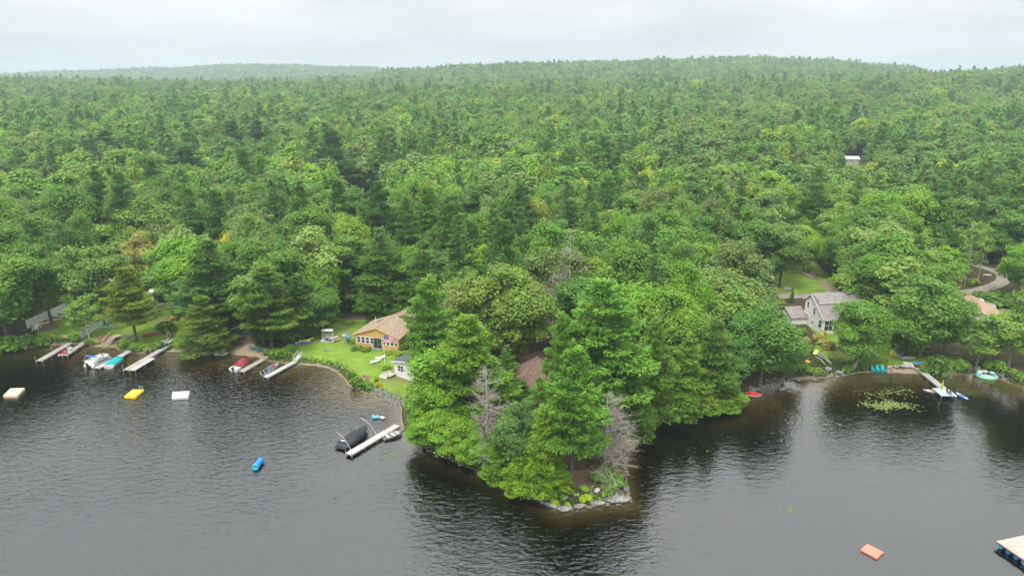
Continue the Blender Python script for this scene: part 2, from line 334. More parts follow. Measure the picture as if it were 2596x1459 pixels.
# gravel road: a sheet a little above the ground
def ribbon(C, w, lift, sub=10):
    P = []
    for i in range(len(C)-1):
        p0, p1, p2, p3 = C[max(i-1, 0)], C[i], C[i+1], C[min(i+2, len(C)-1)]
        for k in range(sub):
            s = k/sub; P.append(.5*((2*p1)+(-p0+p2)*s+(2*p0-5*p1+4*p2-p3)*s*s+(-p0+3*p1-3*p2+p3)*s**3))
    P = np.array(P); T = np.gradient(P, axis=0); T /= np.linalg.norm(T, axis=1)[:, None]; Nn = np.stack([-T[:, 1], T[:, 0]], 1)
    k = 7; off = np.linspace(-.5, .5, k); rows = []
    for o_ in off:
        q = P+Nn*(w*o_+ (.35*lump(P[:, 0], P[:, 1], 5, 2) if abs(o_) == .5 else 0))[:, None] if abs(o_) == .5 else P+Nn*(w*o_)
        rows.append(np.column_stack([q, gz(q[:, 0], q[:, 1])+lift*(1.0 if abs(o_) < .45 else -1.5)]))
    Vv = np.stack(rows, 1).reshape(-1, 3); m_ = len(P); ii = np.arange(m_*k).reshape(m_, k)
    return Vv, np.stack([ii[:-1, :-1], ii[:-1, 1:], ii[1:, 1:], ii[1:, :-1]], -1).reshape(-1, 4)[:, ::-1]
rm = bpy.data.meshes.new('gravel_road'); np_mesh(rm, *ribbon(ROADC, 3.8, .10)); rm.shade_smooth(); rm.materials.append(mat('gravel', (.27, .235, .195), .95, .25, 1.2, .3, .1, coord='Generated' and 'Object'))
structure(link('gravel_road', rm))
# ------------------------------------------------------------------ lake: closed body of tea-coloured water, rippled top
wm, t, p, n, l = base_mat('lake_water'); t.nodes.remove(p); mo = t.nodes['Material Output']
geo = n('ShaderNodeNewGeometry')
mp = n('ShaderNodeMapping'); mp.inputs['Rotation'].default_value = (0, 0, R(-40)); mp.inputs['Scale'].default_value = (.6, 1.5, 1); l(geo.outputs['Position'], mp.inputs[0])
w1 = noise(1.2, 2, .5, mp.outputs[0]); w1.inputs['Distortion'].default_value = .7
w2 = noise(3.0, 2, .5, mp.outputs[0]); calm = noise(.026, 2, .5)
cm = n('ShaderNodeMapRange'); cm.inputs[1].default_value = .4; cm.inputs[2].default_value = .6; cm.inputs[3].default_value = .4; cm.inputs[4].default_value = 1; l(calm.outputs[0], cm.inputs[0])
# the cove to the right lies in the lee of the wooded point
sx = n('ShaderNodeSeparateXYZ'); l(geo.outputs['Position'], sx.inputs[0])
lee = n('ShaderNodeMapRange'); lee.interpolation_type = 'SMOOTHSTEP'; lee.inputs[1].default_value = 2; lee.inputs[2].default_value = 34; lee.inputs[3].default_value = 1; lee.inputs[4].default_value = .42; l(sx.outputs[0], lee.inputs[0])
aw = n('ShaderNodeMath'); aw.operation = 'MULTIPLY_ADD'; aw.inputs[1].default_value = .3; l(w2.outputs[0], aw.inputs[0]); l(w1.outputs[0], aw.inputs[2])
st = n('ShaderNodeMath'); st.operation = 'MULTIPLY'; l(cm.outputs[0], st.inputs[0]); l(lee.outputs[0], st.inputs[1])
hh = n('ShaderNodeMath'); hh.operation = 'MULTIPLY'; l(aw.outputs[0], hh.inputs[0]); l(st.outputs[0], hh.inputs[1])
bp = n('ShaderNodeBump'); bp.inputs['Strength'].default_value = 1; bp.inputs['Distance'].default_value = .165; l(hh.outputs[0], bp.inputs['Height'])
fr = n('ShaderNodeFresnel'); fr.inputs[0].default_value = 2.0; l(bp.outputs[0], fr.inputs['Normal'])
gl = n('ShaderNodeBsdfGlossy'); gl.inputs['Roughness'].default_value = .03; l(bp.outputs[0], gl.inputs['Normal']); gl.inputs[0].default_value = (1, 1, 1, 1)
tp = n('ShaderNodeBsdfTransparent'); ms = n('ShaderNodeMixShader'); l(fr.outputs[0], ms.inputs[0]); l(tp.outputs[0], ms.inputs[1]); l(gl.outputs[0], ms.inputs[2]); l(ms.outputs[0], mo.inputs[0])
va = n('ShaderNodeVolumeAbsorption'); va.inputs[0].default_value = (.60, .52, .2, 1); va.inputs[1].default_value = 1.5; l(va.outputs[0], mo.inputs['Volume'])
wb = MB().box((0, 50, -3.25), (6800, 560, 6.5)); wo = structure(part('lake_water', wb, wm))
# ------------------------------------------------------------------ haze
hm, t, p, n, l = base_mat('haze'); t.nodes.remove(p)
pv = n('ShaderNodeVolumePrincipled'); pv.inputs['Color'].default_value = (.8, .93, 1, 1); pv.inputs['Density'].default_value = .00027; pv.inputs['Anisotropy'].default_value = .2
l(pv.outputs[0], t.nodes['Material Output'].inputs['Volume'])
hz = part('haze', MB().box((0, 2050, 66.5), (7400, 5000, 148)), hm); hz['kind'] = 'stuff'; hz['label'] = 'thin pale summer haze over the woods and lake'
#@@TREES
# ------------------------------------------------------------------ tree prototypes
def unit(a): return a/np.maximum(np.linalg.norm(a, axis=-1, keepdims=True), 1e-9)
def leaves(c, nrm, size, asp=.55, along=None, rng=RNG):
    """rhombic leaf sprays: centres, facing, half length"""
    m = len(c); a = rng.normal(size=(m, 3)) if along is None else along
    t_ = unit(a-(a*nrm).sum(1, keepdims=True)*nrm); b_ = np.cross(nrm, t_); s = size[:, None]
    q = np.stack([c-t_*s, c+b_*s*asp+nrm*s*.18, c+t_*s, c-b_*s*asp+nrm*s*.18], 1)
    return q
def quad_mesh(name, q, m):
    me = bpy.data.meshes.new(name); V = q.reshape(-1, 3); np_mesh(me, V, np.arange(len(V)).reshape(-1, 4)); me.materials.append(m); return me
def limb_mesh(name, segs, m, n=5):
    b = MB()
    for p_, q_, r0, r1 in segs: b.tube(p_, q_, r0, r1, n, False)
    return b.mesh(name, m, True)
def broad(seed, nleaf, size, rough=.38, h=16., rx=4.6, lobes=34, flat=.72, fill=.25, bark=None, bare=0., tall=1.0):
    g = np.random.default_rng(seed); cz = h*.56; rz = h*.45*tall
    d = unit(g.normal(size=(lobes, 3))); d[:, 2] = np.abs(d[:, 2])*np.where(g.random(lobes) < .72, 1, -.75)
    rr = (.55+.45*g.random((lobes, 1))**.5)
    C = d*rr*np.array([rx-1.0, rx-1.0, rz-.9])*(.82+.3*g.random((lobes, 1)))+np.array([0, 0, cz]); C[:, :2] += g.normal(size=2)*.3
    rad = (.55+1.45*g.random(lobes)**1.5)*rx/4.6; az = np.arctan2(d[:, 1], d[:, 0]); C[:, :2] *= (.94+.2*np.sin(az*2+seed)+.1*np.sin(az*3+seed*2))[:, None]; C[:, 2] += .5*np.sin(az*2+seed*3)
    wgt = rad**2; k = g.choice(lobes, nleaf, p=wgt/wgt.sum())
    od = unit((C[k]-np.array([0, 0, cz-1.5]))/np.array([rx, rx, rz]))
    dd = unit(g.normal(size=(nleaf, 3))+od*.75+np.array([0, 0, .45]))
    pos = C[k]+dd*rad[k][:, None]*np.array([1.12, 1.12, flat])*(1-.38*g.random((nleaf, 1))**2)
    pos += g.normal(size=pos.shape)*.07; spray = g.random(nleaf) < .2; pos[spray] += unit(od[spray]+[0, 0, .5]+g.normal(size=(spray.sum(), 3))*.35)*(g.exponential(.38, spray.sum())[:, None]*rx/4.6)
    nr = unit(dd*.75+np.array([0, 0, .5])+g.normal(size=dd.shape)*rough)
    q = leaves(pos, nr, size*(.6+.8*g.random(nleaf)), .52, od+np.array([0, 0, .5])+g.normal(size=od.shape)*.7, g)
    nf = int(nleaf*fill*.35); pi = np.array([0, 0, cz])+unit(g.normal(size=(nf, 3)))*g.random((nf, 1))**.4*np.array([rx*.72, rx*.72, rz*.75])
    q2 = leaves(pi, unit(g.normal(size=(nf, 3))+[0, 0, .5]), size*(1.1+.8*g.random(nf)), .65, None, g)
    crown = quad_mesh('crown', np.concatenate([q, q2]), LEAF)
    segs = []; tr = h*(.0155 if bark is not BIRCH else .007); lean = g.normal(size=2)*.25; pts = [np.array([lean[0]*s, lean[1]*s, h*.62*s-.4*(s == 0)]) for s in (0, .3, .62, 1)]
    for i in range(3): segs.append((pts[i], pts[i+1], tr*(1.15-.27*i), tr*(1.15-.27*(i+1))))
    for j in g.choice(lobes, 12, replace=False):
        s = .45+.55*g.random(); st_ = np.array([lean[0]*s, lean[1]*s, h*.62*s]); e = C[j]*.9+st_*.1; mid_ = (st_+e)/2+np.array([0, 0, -.25])+g.normal(size=3)*.25
        segs += [(st_, mid_, tr*.42, tr*.28), (mid_, e, tr*.28, tr*.1)]
        if bare:
            for _ in range(int(bare*9)):
                e2 = e+unit(g.normal(size=3)+unit(e-st_))*(.6+1.3*g.random()); segs.append((e, e2, .03, .012))
    return crown, limb_mesh('trunk', segs, bark or BARK), h, rx
def conifer(seed, dens, size, h=20., r=3.9, base=.26, whorls=17, nb=5, up=.16, droop=0., plume=.3, shape=.8, bark=None, needles=4, irr=.85, thick=.14, width=.17):
    g = np.random.default_rng(seed); cen = []; aim = []; nrm = []; segs = []; tr = h*.0135
    for i in range(4): segs.append((np.array([0, 0, h*i/4*.98-.4*(i == 0)]), np.array([0, 0, h*(i+1)/4*.98]), tr*(1.1-.27*i), tr*(1.1-.27*(i+1))))
    for i in range(whorls):
        t_ = (i+.25*g.normal())/whorls; t_ = min(max(t_, 0), .985); z = h*(base+(1-base)*t_)
        Lm = r*((1-t_)**shape)*(.62+.38*min(1, t_/.12+.5))+.25; a0 = g.uniform(0, 6.28)
        for b in range(nb):
            if g.random() < .15: continue
            Lb = Lm*(1-irr*.5+irr*g.random()); az = a0+6.283*b/nb+g.normal()*.22; o = np.array([math.cos(az), math.sin(az), 0]); sd_ = np.array([-o[1], o[0], 0])
            zr = z+g.normal()*.18
            P = lambda s: o*Lb*s+np.array([0, 0, 1])*(zr+Lb*(up*s+.5*up*s*s-droop*s*s))
            segs.append((P(0), P(.95), .035+.012*Lb, .015))
            m = max(int(dens*Lb*(.6+.4*Lb/r)), 5); s = .16+.86*g.random(m)**.65
            lat = (plume*Lb*np.sin(np.clip(s, 0, 1)*2.6)**.8+.12)*g.uniform(-1, 1, m)
            pp = np.stack([P(x) for x in s])+sd_*lat[:, None]-o*np.abs(lat)[:, None]*.35; pp[:, 2] += g.normal(size=m)*thick+.08*Lb*np.abs(lat)/max(plume*Lb, .1)*up
            for _ in range(needles):
                aim.append(unit(o*.75+sd_*np.sign(lat)[:, None]*.55+np.array([0, 0, .3-droop])+g.normal(size=(m, 3))*.42))
                nrm.append(unit(np.array([0, 0, 1.])+g.normal(size=(m, 3))*.5)); cen.append(pp+g.normal(size=(m, 3))*.1)
    c = np.concatenate(cen); a = np.concatenate(aim); nn = np.concatenate(nrm)
    q = leaves(c+a*size*.5, unit(nn-(nn*a).sum(1, keepdims=True)*a), size*(.65+.7*g.random(len(c))), width/.4, a, g)
    return quad_mesh('crown', q, NEEDLE), limb_mesh('trunk', segs, bark or BARK), h, r
def dead(seed, h=15., r=3.6, nbr=72, twig=14, base=.12, side=None):
    g = np.random.default_rng(seed); b = MB(); tr = h*.013; lim = MB()
    for i in range(5): b.tube((0, 0, h*i/5-.3*(i == 0)), (0, 0, h*(i+1)/5), tr*(1.15-.21*i), tr*(1.15-.21*(i+1)), 6, False)
    def grow(p_, d_, Ln, rad, lev):
        seg = 4; pts = [p_]
        for k in range(seg):
            d_ = unit(d_+g.normal(size=3)*.16+np.array([0, 0, -.05 if lev == 0 else .02])); pts.append(pts[-1]+d_*Ln/seg)
        for k in range(seg): lim.tube(pts[k], pts[k+1], rad*(1-.22*k), rad*(1-.22*(k+1)), 4 if lev == 0 else 3, False)
        if lev < 2:
            for _ in range(twig if lev == 0 else 5):
                k = g.integers(1, seg+1); dd = unit(d_+g.normal(size=3)*.62); grow(pts[k], dd, Ln*(.32+.25*g.random()), rad*.5, lev+1)
    for i in range(nbr):
        t_ = base+(1-base)*(i+.5)/nbr; az = g.uniform(0, 6.28) if side is None else side+g.normal()*1.15; o = np.array([math.cos(az), math.sin(az), .12+.25*g.random()])
        grow(np.array([0, 0, h*t_*.99]), unit(o), (r*(1-t_)**.6+.4)*(.55+.5*g.random()), .065*(1.25-t_), 0)
    return lim.mesh('branches', DEADWOOD), b.mesh('trunk', DEADWOOD, True), h, r
def bush(seed, nleaf, size=.16):
    g = np.random.default_rng(seed); lob = 16; C = unit(g.normal(size=(lob, 3)))*.62*g.random((lob, 1))**.4; C[:, 2] = np.abs(C[:, 2])*.9+.25; k = g.integers(0, lob, nleaf)
    dd = unit(g.normal(size=(nleaf, 3))+[0, 0, .4]); pos = C[k]+dd*.36*(1-.3*g.random((nleaf, 1))); pos[:, 2] = np.maximum(pos[:, 2], .02)
    return quad_mesh('leaves', leaves(pos, unit(dd*.6+[0, 0, .4]+g.normal(size=dd.shape)*.5), size*(.6+.8*g.random(nleaf)), .6, None, g), LEAF)
PROTO = {
 'oak': [broad(100+i, 14000, .225, lobes=40+5*i, flat=.8) for i in range(4)],
 'maple': [broad(120+i, 15000, .205, lobes=60, flat=1.05, tall=1.12) for i in range(3)],
 'thin': [broad(140+i, 4200, .25, rx=4.2, lobes=44, flat=.8, fill=.1, bark=PALEBARK, bare=1) for i in range(2)],
 'birch': [broad(150+i, 1700, .24, rx=2.8, lobes=30, flat=.8, fill=.05, bark=BIRCH, bare=.6) for i in range(2)],
 'pine': [conifer(200+i, 28, .27, r=4.3, shape=.7, plume=.34, needles=5, width=.1) for i in range(4)],
 'hemlock': [conifer(220+i, 22, .22, r=3.9, base=.1, whorls=24, up=.05, droop=.14, plume=.36, shape=.85, thick=.1, needles=4, width=.12) for i in range(3)],
 'spruce': [conifer(230+i, 15, .24, r=2.9, base=.08, whorls=26, up=.0, droop=.1, plume=.3, shape=.95, thick=.09, needles=3) for i in range(2)],
 'dead': [dead(240), dead(241, side=.1, r=5.2), dead(243, nbr=40)]}
BUSH = [bush(300+i, 700) for i in range(4)]
FAR = [broad(400+i, 2800, .48, .24, lobes=34+6*i, flat=.8+.1*i, fill=.3, tall=1.05) for i in range(4)]+[conifer(420+i, 5, .62, r=4.0, whorls=14, needles=3, width=.2, thick=.16) for i in range(2)]+[conifer(425, 6, .5, r=3.0, base=.06, whorls=18, droop=.1, up=0, needles=3, width=.22)]
GREEN = {'oak': [(.058, .115, .028), (.07, .13, .03), (.05, .105, .032), (.085, .135, .03), (.062, .105, .04)],
 'maple': [(.075, .145, .022), (.06, .125, .026), (.095, .165, .024), (.066, .125, .03)],
 'thin': [(.085, .13, .045), (.078, .12, .05), (.092, .138, .036)], 'birch': [(.095, .15, .035), (.11, .155, .04)],
 'pine': [(.06, .125, .04), (.07, .135, .036), (.056, .115, .044)], 'hemlock': [(.05, .1, .028), (.06, .11, .026), (.048, .092, .032)],
 'spruce': [(.046, .095, .036), (.052, .1, .03)], 'dead': [(.3, .3, .3)]}
KINDNAME = {'oak': 'oak_tree', 'maple': 'maple_tree', 'thin': 'ash_tree', 'birch': 'birch_tree', 'pine': 'pine_tree', 'hemlock': 'hemlock_tree', 'spruce': 'spruce_tree', 'dead': 'dead_tree'}
TREES = []
def TT(c): return [float(c[0]*2.15), float(c[1]*2.35), float(c[2]*1.15)]
def tree_at(kind, x, y, h, w, tint, label, group='trees of the shore woods', rz=None, var=None, z=None):
    pr = PROTO[kind]; cr_, tk, h0, r0 = pr[(var if var is not None else random.randrange(99)) % len(pr)]
    o = thing(KINDNAME[kind], label, 'tree', (x, y, (gz1(x, y) if z is None else z)), random.uniform(0, 6.28) if rz is None else rz, group)
    o.scale = (w/(2*r0), w/(2*r0), h/h0)
    a = link('trunk', tk, o); c = link('branches' if kind == 'dead' else 'crown', cr_, o); c['tint'] = TT(tint)
    TREES.append((x, y, w)); return o
def tree(kind, bx, by, ty, wpx, label, tint=None, rz=None, var=None, group='trees of the shore woods', tx=None):
    """a tree by the pixel of its foot, the row of its top and its crown's width in pixels"""
    p_ = L(bx, by); _, _, dep = proj(*p_); top = zat(ty, p_.y)-p_.z
    tint = tint or random.choice(GREEN[kind])
    return tree_at(kind, p_.x, p_.y, max(top, 2.5), wpx*dep/FPX, tint, label, group, rz, var, p_.z)
def shrub(bx, by, wpx, hpx, label, tint=(.07, .13, .03), name='shrub', cat='shrub', group='shrubs along the shore', loc=None):
    p_ = loc or L(bx, by); _, _, dep = proj(*p_); o = link(name, random.choice(BUSH)); w = wpx*dep/FPX; h = hpx*dep/FPX
    o.location = p_; o.rotation_euler.z = random.uniform(0, 6.28); o.scale = (w/1.9, w/1.9, h/1.35); o['tint'] = TT(tint)
    return tag(o, label, cat, group)
#@@HANDTREES
# ------------------------------------------------------------------ trees picked out in the photograph
YG = (.15, .2, .022); BRIGHT = (.088, .16, .028); PINEB = (.082, .158, .04); PINEY = (.092, .152, .03); HEM = (.055, .10, .022); BLUEG = (.06, .105, .05); RUST = (.10, .118, .045); GOLD = (.30, .235, .03); PALE = (.115, .15, .065)
for a in (
 ('pine', 1447, 1236, 872, 158, 'tall bright green pine with bare grey lower trunk at tip of the point', PINEB, .4, 0),
 ('pine', 1520, 1095, 702, 250, 'largest pine, broad and bright green, right of centre on the wooded point', PINEB, 1.2, 1),
 ('pine', 1418, 1120, 790, 120, 'narrow pine squeezed against the left flank of the largest pine', PINEB, 2.2, 2),
 ('pine', 1098, 1008, 698, 140, 'bright green pine leaning over the right end of the orange cottage', PINEB, .2, 3),
 ('pine', 1190, 1110, 792, 190, 'yellow green pine standing just left above the bare grey snag', PINEY, 3.0, 1),
 ('maple', 1122, 1090, 892, 185, 'large full maple beside the white cottage on the point', BRIGHT, 1, 0),
 ('maple', 1080, 1112, 985, 125, 'maple hanging over the shore end of the long foreground dock', BRIGHT, 2, 1),
 ('maple', 1125, 1150, 1035, 170, 'low maple drooping over dark water right of the rowboat', BRIGHT, 3, 2),
 ('oak', 1165, 1168, 1060, 120, 'low bright oak over the water below the bare grey snag', (.09, .15, .03), 3, 2),
 ('oak', 1305, 1218, 1015, 120, 'grey green oak on the point left of the front pine', BLUEG, 3, 3),
 ('hemlock', 1370, 1262, 1025, 105, 'yellow green hemlock reaching the rocks at the front of the point', (.105, .165, .022), 2, 0),
 ('hemlock', 1320, 1245, 1130, 90, 'short ragged hemlock above the round pink boulder', (.1, .16, .024), 1, 1),
 ('hemlock', 1415, 1245, 1150, 70, 'smallest hemlock at foot of the front pine', (.105, .165, .024), 1.4, 2),
 ('hemlock', 1285, 1050, 875, 110, 'dark hemlock left of the brown roof', HEM, 2, 0),
 ('dead', 1236, 1172, 924, 138, 'bare silver grey dead conifer on left side of the point', (.3, .3, .3), .6, 0),
 ('dead', 1532, 1198, 992, 185, 'bare brownish dead tree spreading over the water right of the front pine', (.3, .3, .3), 0, 1),
 ('maple', 1302, 935, 690, 200, 'broad maple with rusty brown tips above the brown roof', (.09, .125, .036), 0, 1),
 ('thin', 1210, 925, 688, 150, 'thinning rusty topped tree right of the bright pine by the orange cottage', RUST, 0, 0),
 ('maple', 1220, 800, 622, 120, 'bright yellow green maple in the woods above the point', YG, 0, 2),
 ('thin', 1165, 800, 665, 80, 'yellow tinged small tree left of the bright yellow green maple', (.16, .18, .03), 0, 1),
 ('dead', 1440, 872, 583, 130, 'bare pale dead tree standing in green woods behind the point', (.3, .3, .3), 1, 2),
 ('dead', 1400, 885, 690, 90, 'lower bare dead tree in front of the pale dead tree behind the point', (.3, .3, .3), 2, 0),
 ('oak', 1480, 900, 700, 170, 'dark oak behind the left flank of the largest pine', None, 0, 0),
 ('maple', 1620, 950, 730, 170, 'light green maple right of the largest pine', BRIGHT, 0, 0),
 ('hemlock', 1590, 1120, 870, 130, 'dark hemlock right of the front pine by the cove', HEM, 0, 1),
 ('hemlock', 1650, 1062, 800, 140, 'olive hemlock at the head of the cove', (.07, .115, .026), 0, 2),
 ('hemlock', 1735, 1042, 845, 140, 'yellow green hemlock overhanging the cove', (.085, .13, .024), 0, 0),
 ('hemlock', 1800, 1018, 800, 130, 'tall hemlock left of the red pedal boat', HEM, 0, 1),
 ('hemlock', 1700, 1055, 930, 120, 'low hemlock brushing the water of the cove', (.075, .13, .024), 1, 2),
 ('hemlock', 1812, 1022, 935, 130, 'low drooping hemlock beside the red pedal boat', (.08, .13, .024), 2, 1),
 ('maple', 1705, 960, 745, 160, 'bright maple in the middle of the cove woods', (.085, .145, .03), 0, 1),
 ('thin', 1850, 920, 720, 150, 'pale thin maple half hiding a white building right of the cove woods', (.09, .135, .04), 0, 0),
 ('thin', 1895, 850, 715, 120, 'pale thin maple in front of the white garage left of the grey house', (.09, .13, .04), 0, 1), ('maple', 1925, 982, 770, 180, 'dark rounded maple on the rocky shore left of the grey house', (.055, .11, .036), 0, 2),
 ('oak', 1870, 985, 850, 120, 'blue green oak right behind the red pedal boat', (.05, .105, .04), 0, 1),
 ('maple', 1985, 955, 850, 110, 'small maple at the garden edge left of the grey house', (.06, .11, .036), 0, 0),
 ('maple', 1215, 1188, 1105, 90, 'small maple at the water left of the grey green oak', BRIGHT, 0, 1), ('hemlock', 1262, 1212, 1120, 80, 'short hemlock at the water under the grey green oak', (.09, .15, .026), 0, 1),
 ('hemlock', 1345, 1235, 1095, 80, 'ragged hemlock just behind the round pink boulder', (.095, .155, .024), 0, 0), ('maple', 1075, 1130, 1060, 90, 'small maple over the water right beside the rowboat', BRIGHT, 0, 0), ('maple', 1165, 1040, 900, 150, 'maple behind the left snag of the point', BRIGHT, 0, 2), ('hemlock', 1345, 1130, 1000, 80, 'hemlock in front of the brown roof', (.075, .125, .026), 0, 2),
 # left shore
 ('oak', 20, 872, 640, 210, 'huge oak at the far left edge above the shrubs', None, 0, 0), ('oak', -60, 870, 600, 220, 'oak cut by the left picture edge', None, 0, 1),
 ('oak', 22, 850, 700, 100, 'lower oak against the near end of the white fence', (.055, .11, .03), 0, 2), ('oak', 130, 817, 620, 140, 'oak with dark bare trunk in front of the white fence', None, 0, 3),
 ('oak', 263, 821, 612, 150, 'gnarled oak with pale bare limbs beside the blue kayak', (.08, .125, .04), 0, 1),
 ('pine', 346, 866, 672, 120, 'yellow green conifer with straight trunk right of the yellow railed steps', (.10, .135, .022), 0, 0),
 ('thin', 362, 735, 590, 95, 'sparse browning larch above the left yard', (.15, .14, .06), 0, 1), ('birch', 228, 860, 735, 80, 'white stemmed birch clump at the end of the second white fence', None, 0, 0),
 ('birch', 205, 862, 760, 60, 'slim birch leaning left beside the white stemmed clump', None, 1, 1),
 ('pine', 552, 850, 600, 165, 'large blue green pine rising behind the left beach', (.06, .115, .04), 0, 1), ('hemlock', 528, 893, 742, 125, 'dark conifer with orange tinged tips at the left beach edge', (.075, .11, .024), 0, 1),
 ('thin', 497, 765, 570, 125, 'pale topped tree left of the large blue green pine', PALE, 0, 0), ('maple', 600, 745, 588, 80, 'golden leaved maple behind the large blue green pine', GOLD, 0, 2),
 ('pine', 690, 880, 672, 150, 'broad olive hemlock behind the three green beach chairs', (.07, .11, .024), 0, 2), ('pine', 668, 872, 790, 75, 'low grey green pine drooping over the beach chairs', BLUEG, 0, 2),
 ('spruce', 766, 852, 690, 130, 'spruce with bare lower trunk left of the lawn swing', (.05, .09, .024), 0, 0), ('maple', 808, 838, 720, 120, 'dark leafy maple at left border of the cottage lawn', (.055, .11, .03), 0, 1),
 ('thin', 790, 800, 580, 165, 'tall pale ash behind the spruce with bare lower trunk', PALE, 0, 1), ('hemlock', 976, 797, 578, 165, 'dark hemlock with bare trunk behind the orange cottage', HEM, 0, 0),
 ('hemlock', 1080, 800, 600, 120, 'dark hemlock right of the one behind the orange cottage', HEM, 0, 1), ('maple', 905, 745, 560, 110, 'yellow tinged maple above the left side of the orange cottage', (.12, .165, .03), 0, 0),
 ('spruce', 875, 780, 640, 90, 'narrow spruce at the back of the cottage lawn', HEM, 0, 1),
 # middle woods
 ('pine', 850, 507, 326, 105, 'tall dark pine with long bare trunk beside the forest clearing', (.045, .092, .04), 0, 0), ('pine', 286, 470, 326, 95, 'dark pine spire standing above the left woods', (.042, .088, .04), 0, 1),
 ('pine', 490, 520, 368, 135, 'broad dark pine left of the forest clearing', (.045, .095, .04), 0, 2), ('pine', 600, 430, 302, 75, 'left one of two dark pines on the far wood line', (.04, .085, .04), 0, 3),
 ('pine', 662, 432, 300, 75, 'right one of two dark pines on the far wood line', (.04, .085, .04), 0, 1), ('maple', 745, 520, 405, 110, 'yellow tinged maple beside the tall pine with long bare trunk', (.12, .165, .03), 0, 0),
 ('pine', 1090, 690, 468, 100, 'soft green pine in the centre woods, leftmost of a close trio', PINEB, 0, 0), ('pine', 1040, 690, 500, 95, 'pine with thin pale trunk left of the soft green trio', (.075, .13, .04), 0, 2),
 ('pine', 1150, 680, 488, 100, 'middle pine of the soft green trio in the centre woods', (.06, .125, .04), 0, 3), ('pine', 1205, 670, 480, 95, 'rightmost pine of the soft green trio in the centre woods', (.05, .105, .04), 0, 1),
 ('pine', 1515, 495, 352, 90, 'dark layered pine in the middle of the picture', (.045, .1, .036), 0, 1), ('spruce', 1570, 520, 405, 80, 'dark pointed spruce right below the layered pine', HEM, 0, 0), ('spruce', 1610, 560, 445, 85, 'second dark pointed spruce, lower right of the layered pine', HEM, 0, 1),
 ('pine', 1720, 640, 495, 110, 'feathery light pine right of the centre woods', (.07, .135, .036), 0, 3), ('dead', 1838, 600, 447, 58, 'brown dead conifer spire in the right woods', (.3, .3, .3), 1, 2),
 ('dead', 1905, 600, 492, 55, 'small bare snag right of the brown dead conifer', (.3, .3, .3), 2, 0), ('dead', 1392, 470, 366, 55, 'small bare grey snag high in the centre woods', (.3, .3, .3), 3, 2), ('dead', 1880, 345, 300, 45, 'far bare grey snag on the right slope', (.3, .3, .3), 3, 0),
 ('thin', 1805, 690, 530, 110, 'hazy grey green round tree beside a grey roof', (.095, .125, .06), 0, 0), ('maple', 2215, 525, 420, 88, 'golden yellow maple below the far white shed', (.22, .21, .03), 0, 1),
 ('thin', 2180, 620, 480, 90, 'grey leafless looking tree in the right woods', (.13, .135, .09), 0, 1), ('maple', 2400, 620, 515, 100, 'maple with yellow branch in the right woods', (.13, .165, .035), 0, 2),
 ('maple', 2555, 590, 465, 130, 'golden topped tree at the right edge of the woods', (.19, .2, .035), 0, 0),
 # right shore
 ('maple', 2168, 925, 770, 150, 'round maple on the bank in front of the grey house', (.07, .13, .032), 0, 0), ('birch', 2272, 862, 640, 150, 'tall birch with white trunk right of the grey house', (.10, .14, .045), 0, 1),
 ('maple', 2330, 905, 715, 190, 'big twin trunked maple above the white paddleboard', (.065, .12, .032), 0, 1), ('maple', 2388, 900, 765, 105, 'maple filling the gap left of the peach roof', (.075, .125, .032), 0, 2),
 ('thin', 2475, 925, 808, 140, 'light willow like tree hiding the white cottage on the right', (.095, .15, .04), 0, 1), ('thin', 2555, 930, 780, 140, 'rightmost light willow like shore tree', (.10, .15, .045), 0, 0),
 ('maple', 2165, 755, 585, 130, 'maple on the road verge behind the grey house', (.085, .13, .04), 0, 0), ('thin', 2225, 770, 560, 160, 'pale tree right behind the grey house', PALE, 0, 0), ('thin', 2340, 780, 640, 120, 'pale loose tree left of the peach roof', PALE, 0, 1),
 ('oak', 1975, 728, 560, 130, 'oak with twin grey trunks on the lawn beyond the road', (.07, .115, .04), 0, 0), ('maple', 2035, 690, 580, 80, 'bright yellow green maple behind the twin trunk oak', (.14, .2, .03), 0, 1),
 ('birch', 2445, 725, 540, 60, 'slender birch left of the gravel bend', None, 0, 0), ('birch', 2475, 722, 560, 60, 'leaning slender birch at the inside of the gravel bend', None, 0, 1), ('birch', 2415, 700, 560, 60, 'pale stemmed birch in the gap above the road', None, 2, 0),
 ('maple', 2590, 760, 600, 110, 'leafy maple at right of the gravel bend', BRIGHT, 0, 2), ('spruce', 2006, 765, 727, 14, 'narrow clipped arborvitae beside the grey garage', (.05, .11, .02), 0, 0)):
    kind, bx, by, ty, w_, lab, tint, rz_, var = a
    tree(kind, bx, by, ty, w_, lab, tint, rz_, var)
# ------------------------------------------------------------------ the woods behind
HOUSEKEEP = [Lp(p) for p in ([(1985, 800), (2080, 850), (2170, 850), (2180, 760), (1990, 755)], [(2330, 870), (2480, 880), (2560, 800), (2440, 755), (2380, 780)], [(2560, 850), (2680, 850), (2680, 740), (2575, 760)],
 [(1290, 1060), (1420, 1060), (1420, 900), (1290, 930)], [(990, 985), (1100, 985), (1100, 880), (990, 920)], [(250, 800), (470, 760), (440, 700), (260, 720)], [(585, 880), (650, 880), (650, 815), (585, 820)],
 [(2420, 775), (2600, 775), (2600, 690), (2480, 665)], [(1890, 870), (2000, 900), (2060, 850), (2000, 770), (1890, 770)], [(60, 835), (200, 800), (190, 770), (50, 800)], [(870, 575), (1000, 590), (1000, 525), (870, 505)], [(2100, 447), (2208, 447), (2204, 404), (2106, 404)], [(1720, 640), (1830, 640), (1830, 585), (1720, 580)],
 [(1880, 770), (2000, 770), (2000, 740), (1880, 740)], [(740, 535), (1000, 535), (1000, 500), (740, 500)])]
CLEAR = LAWN+SAND+DIRT+HOUSEKEEP
cand = []
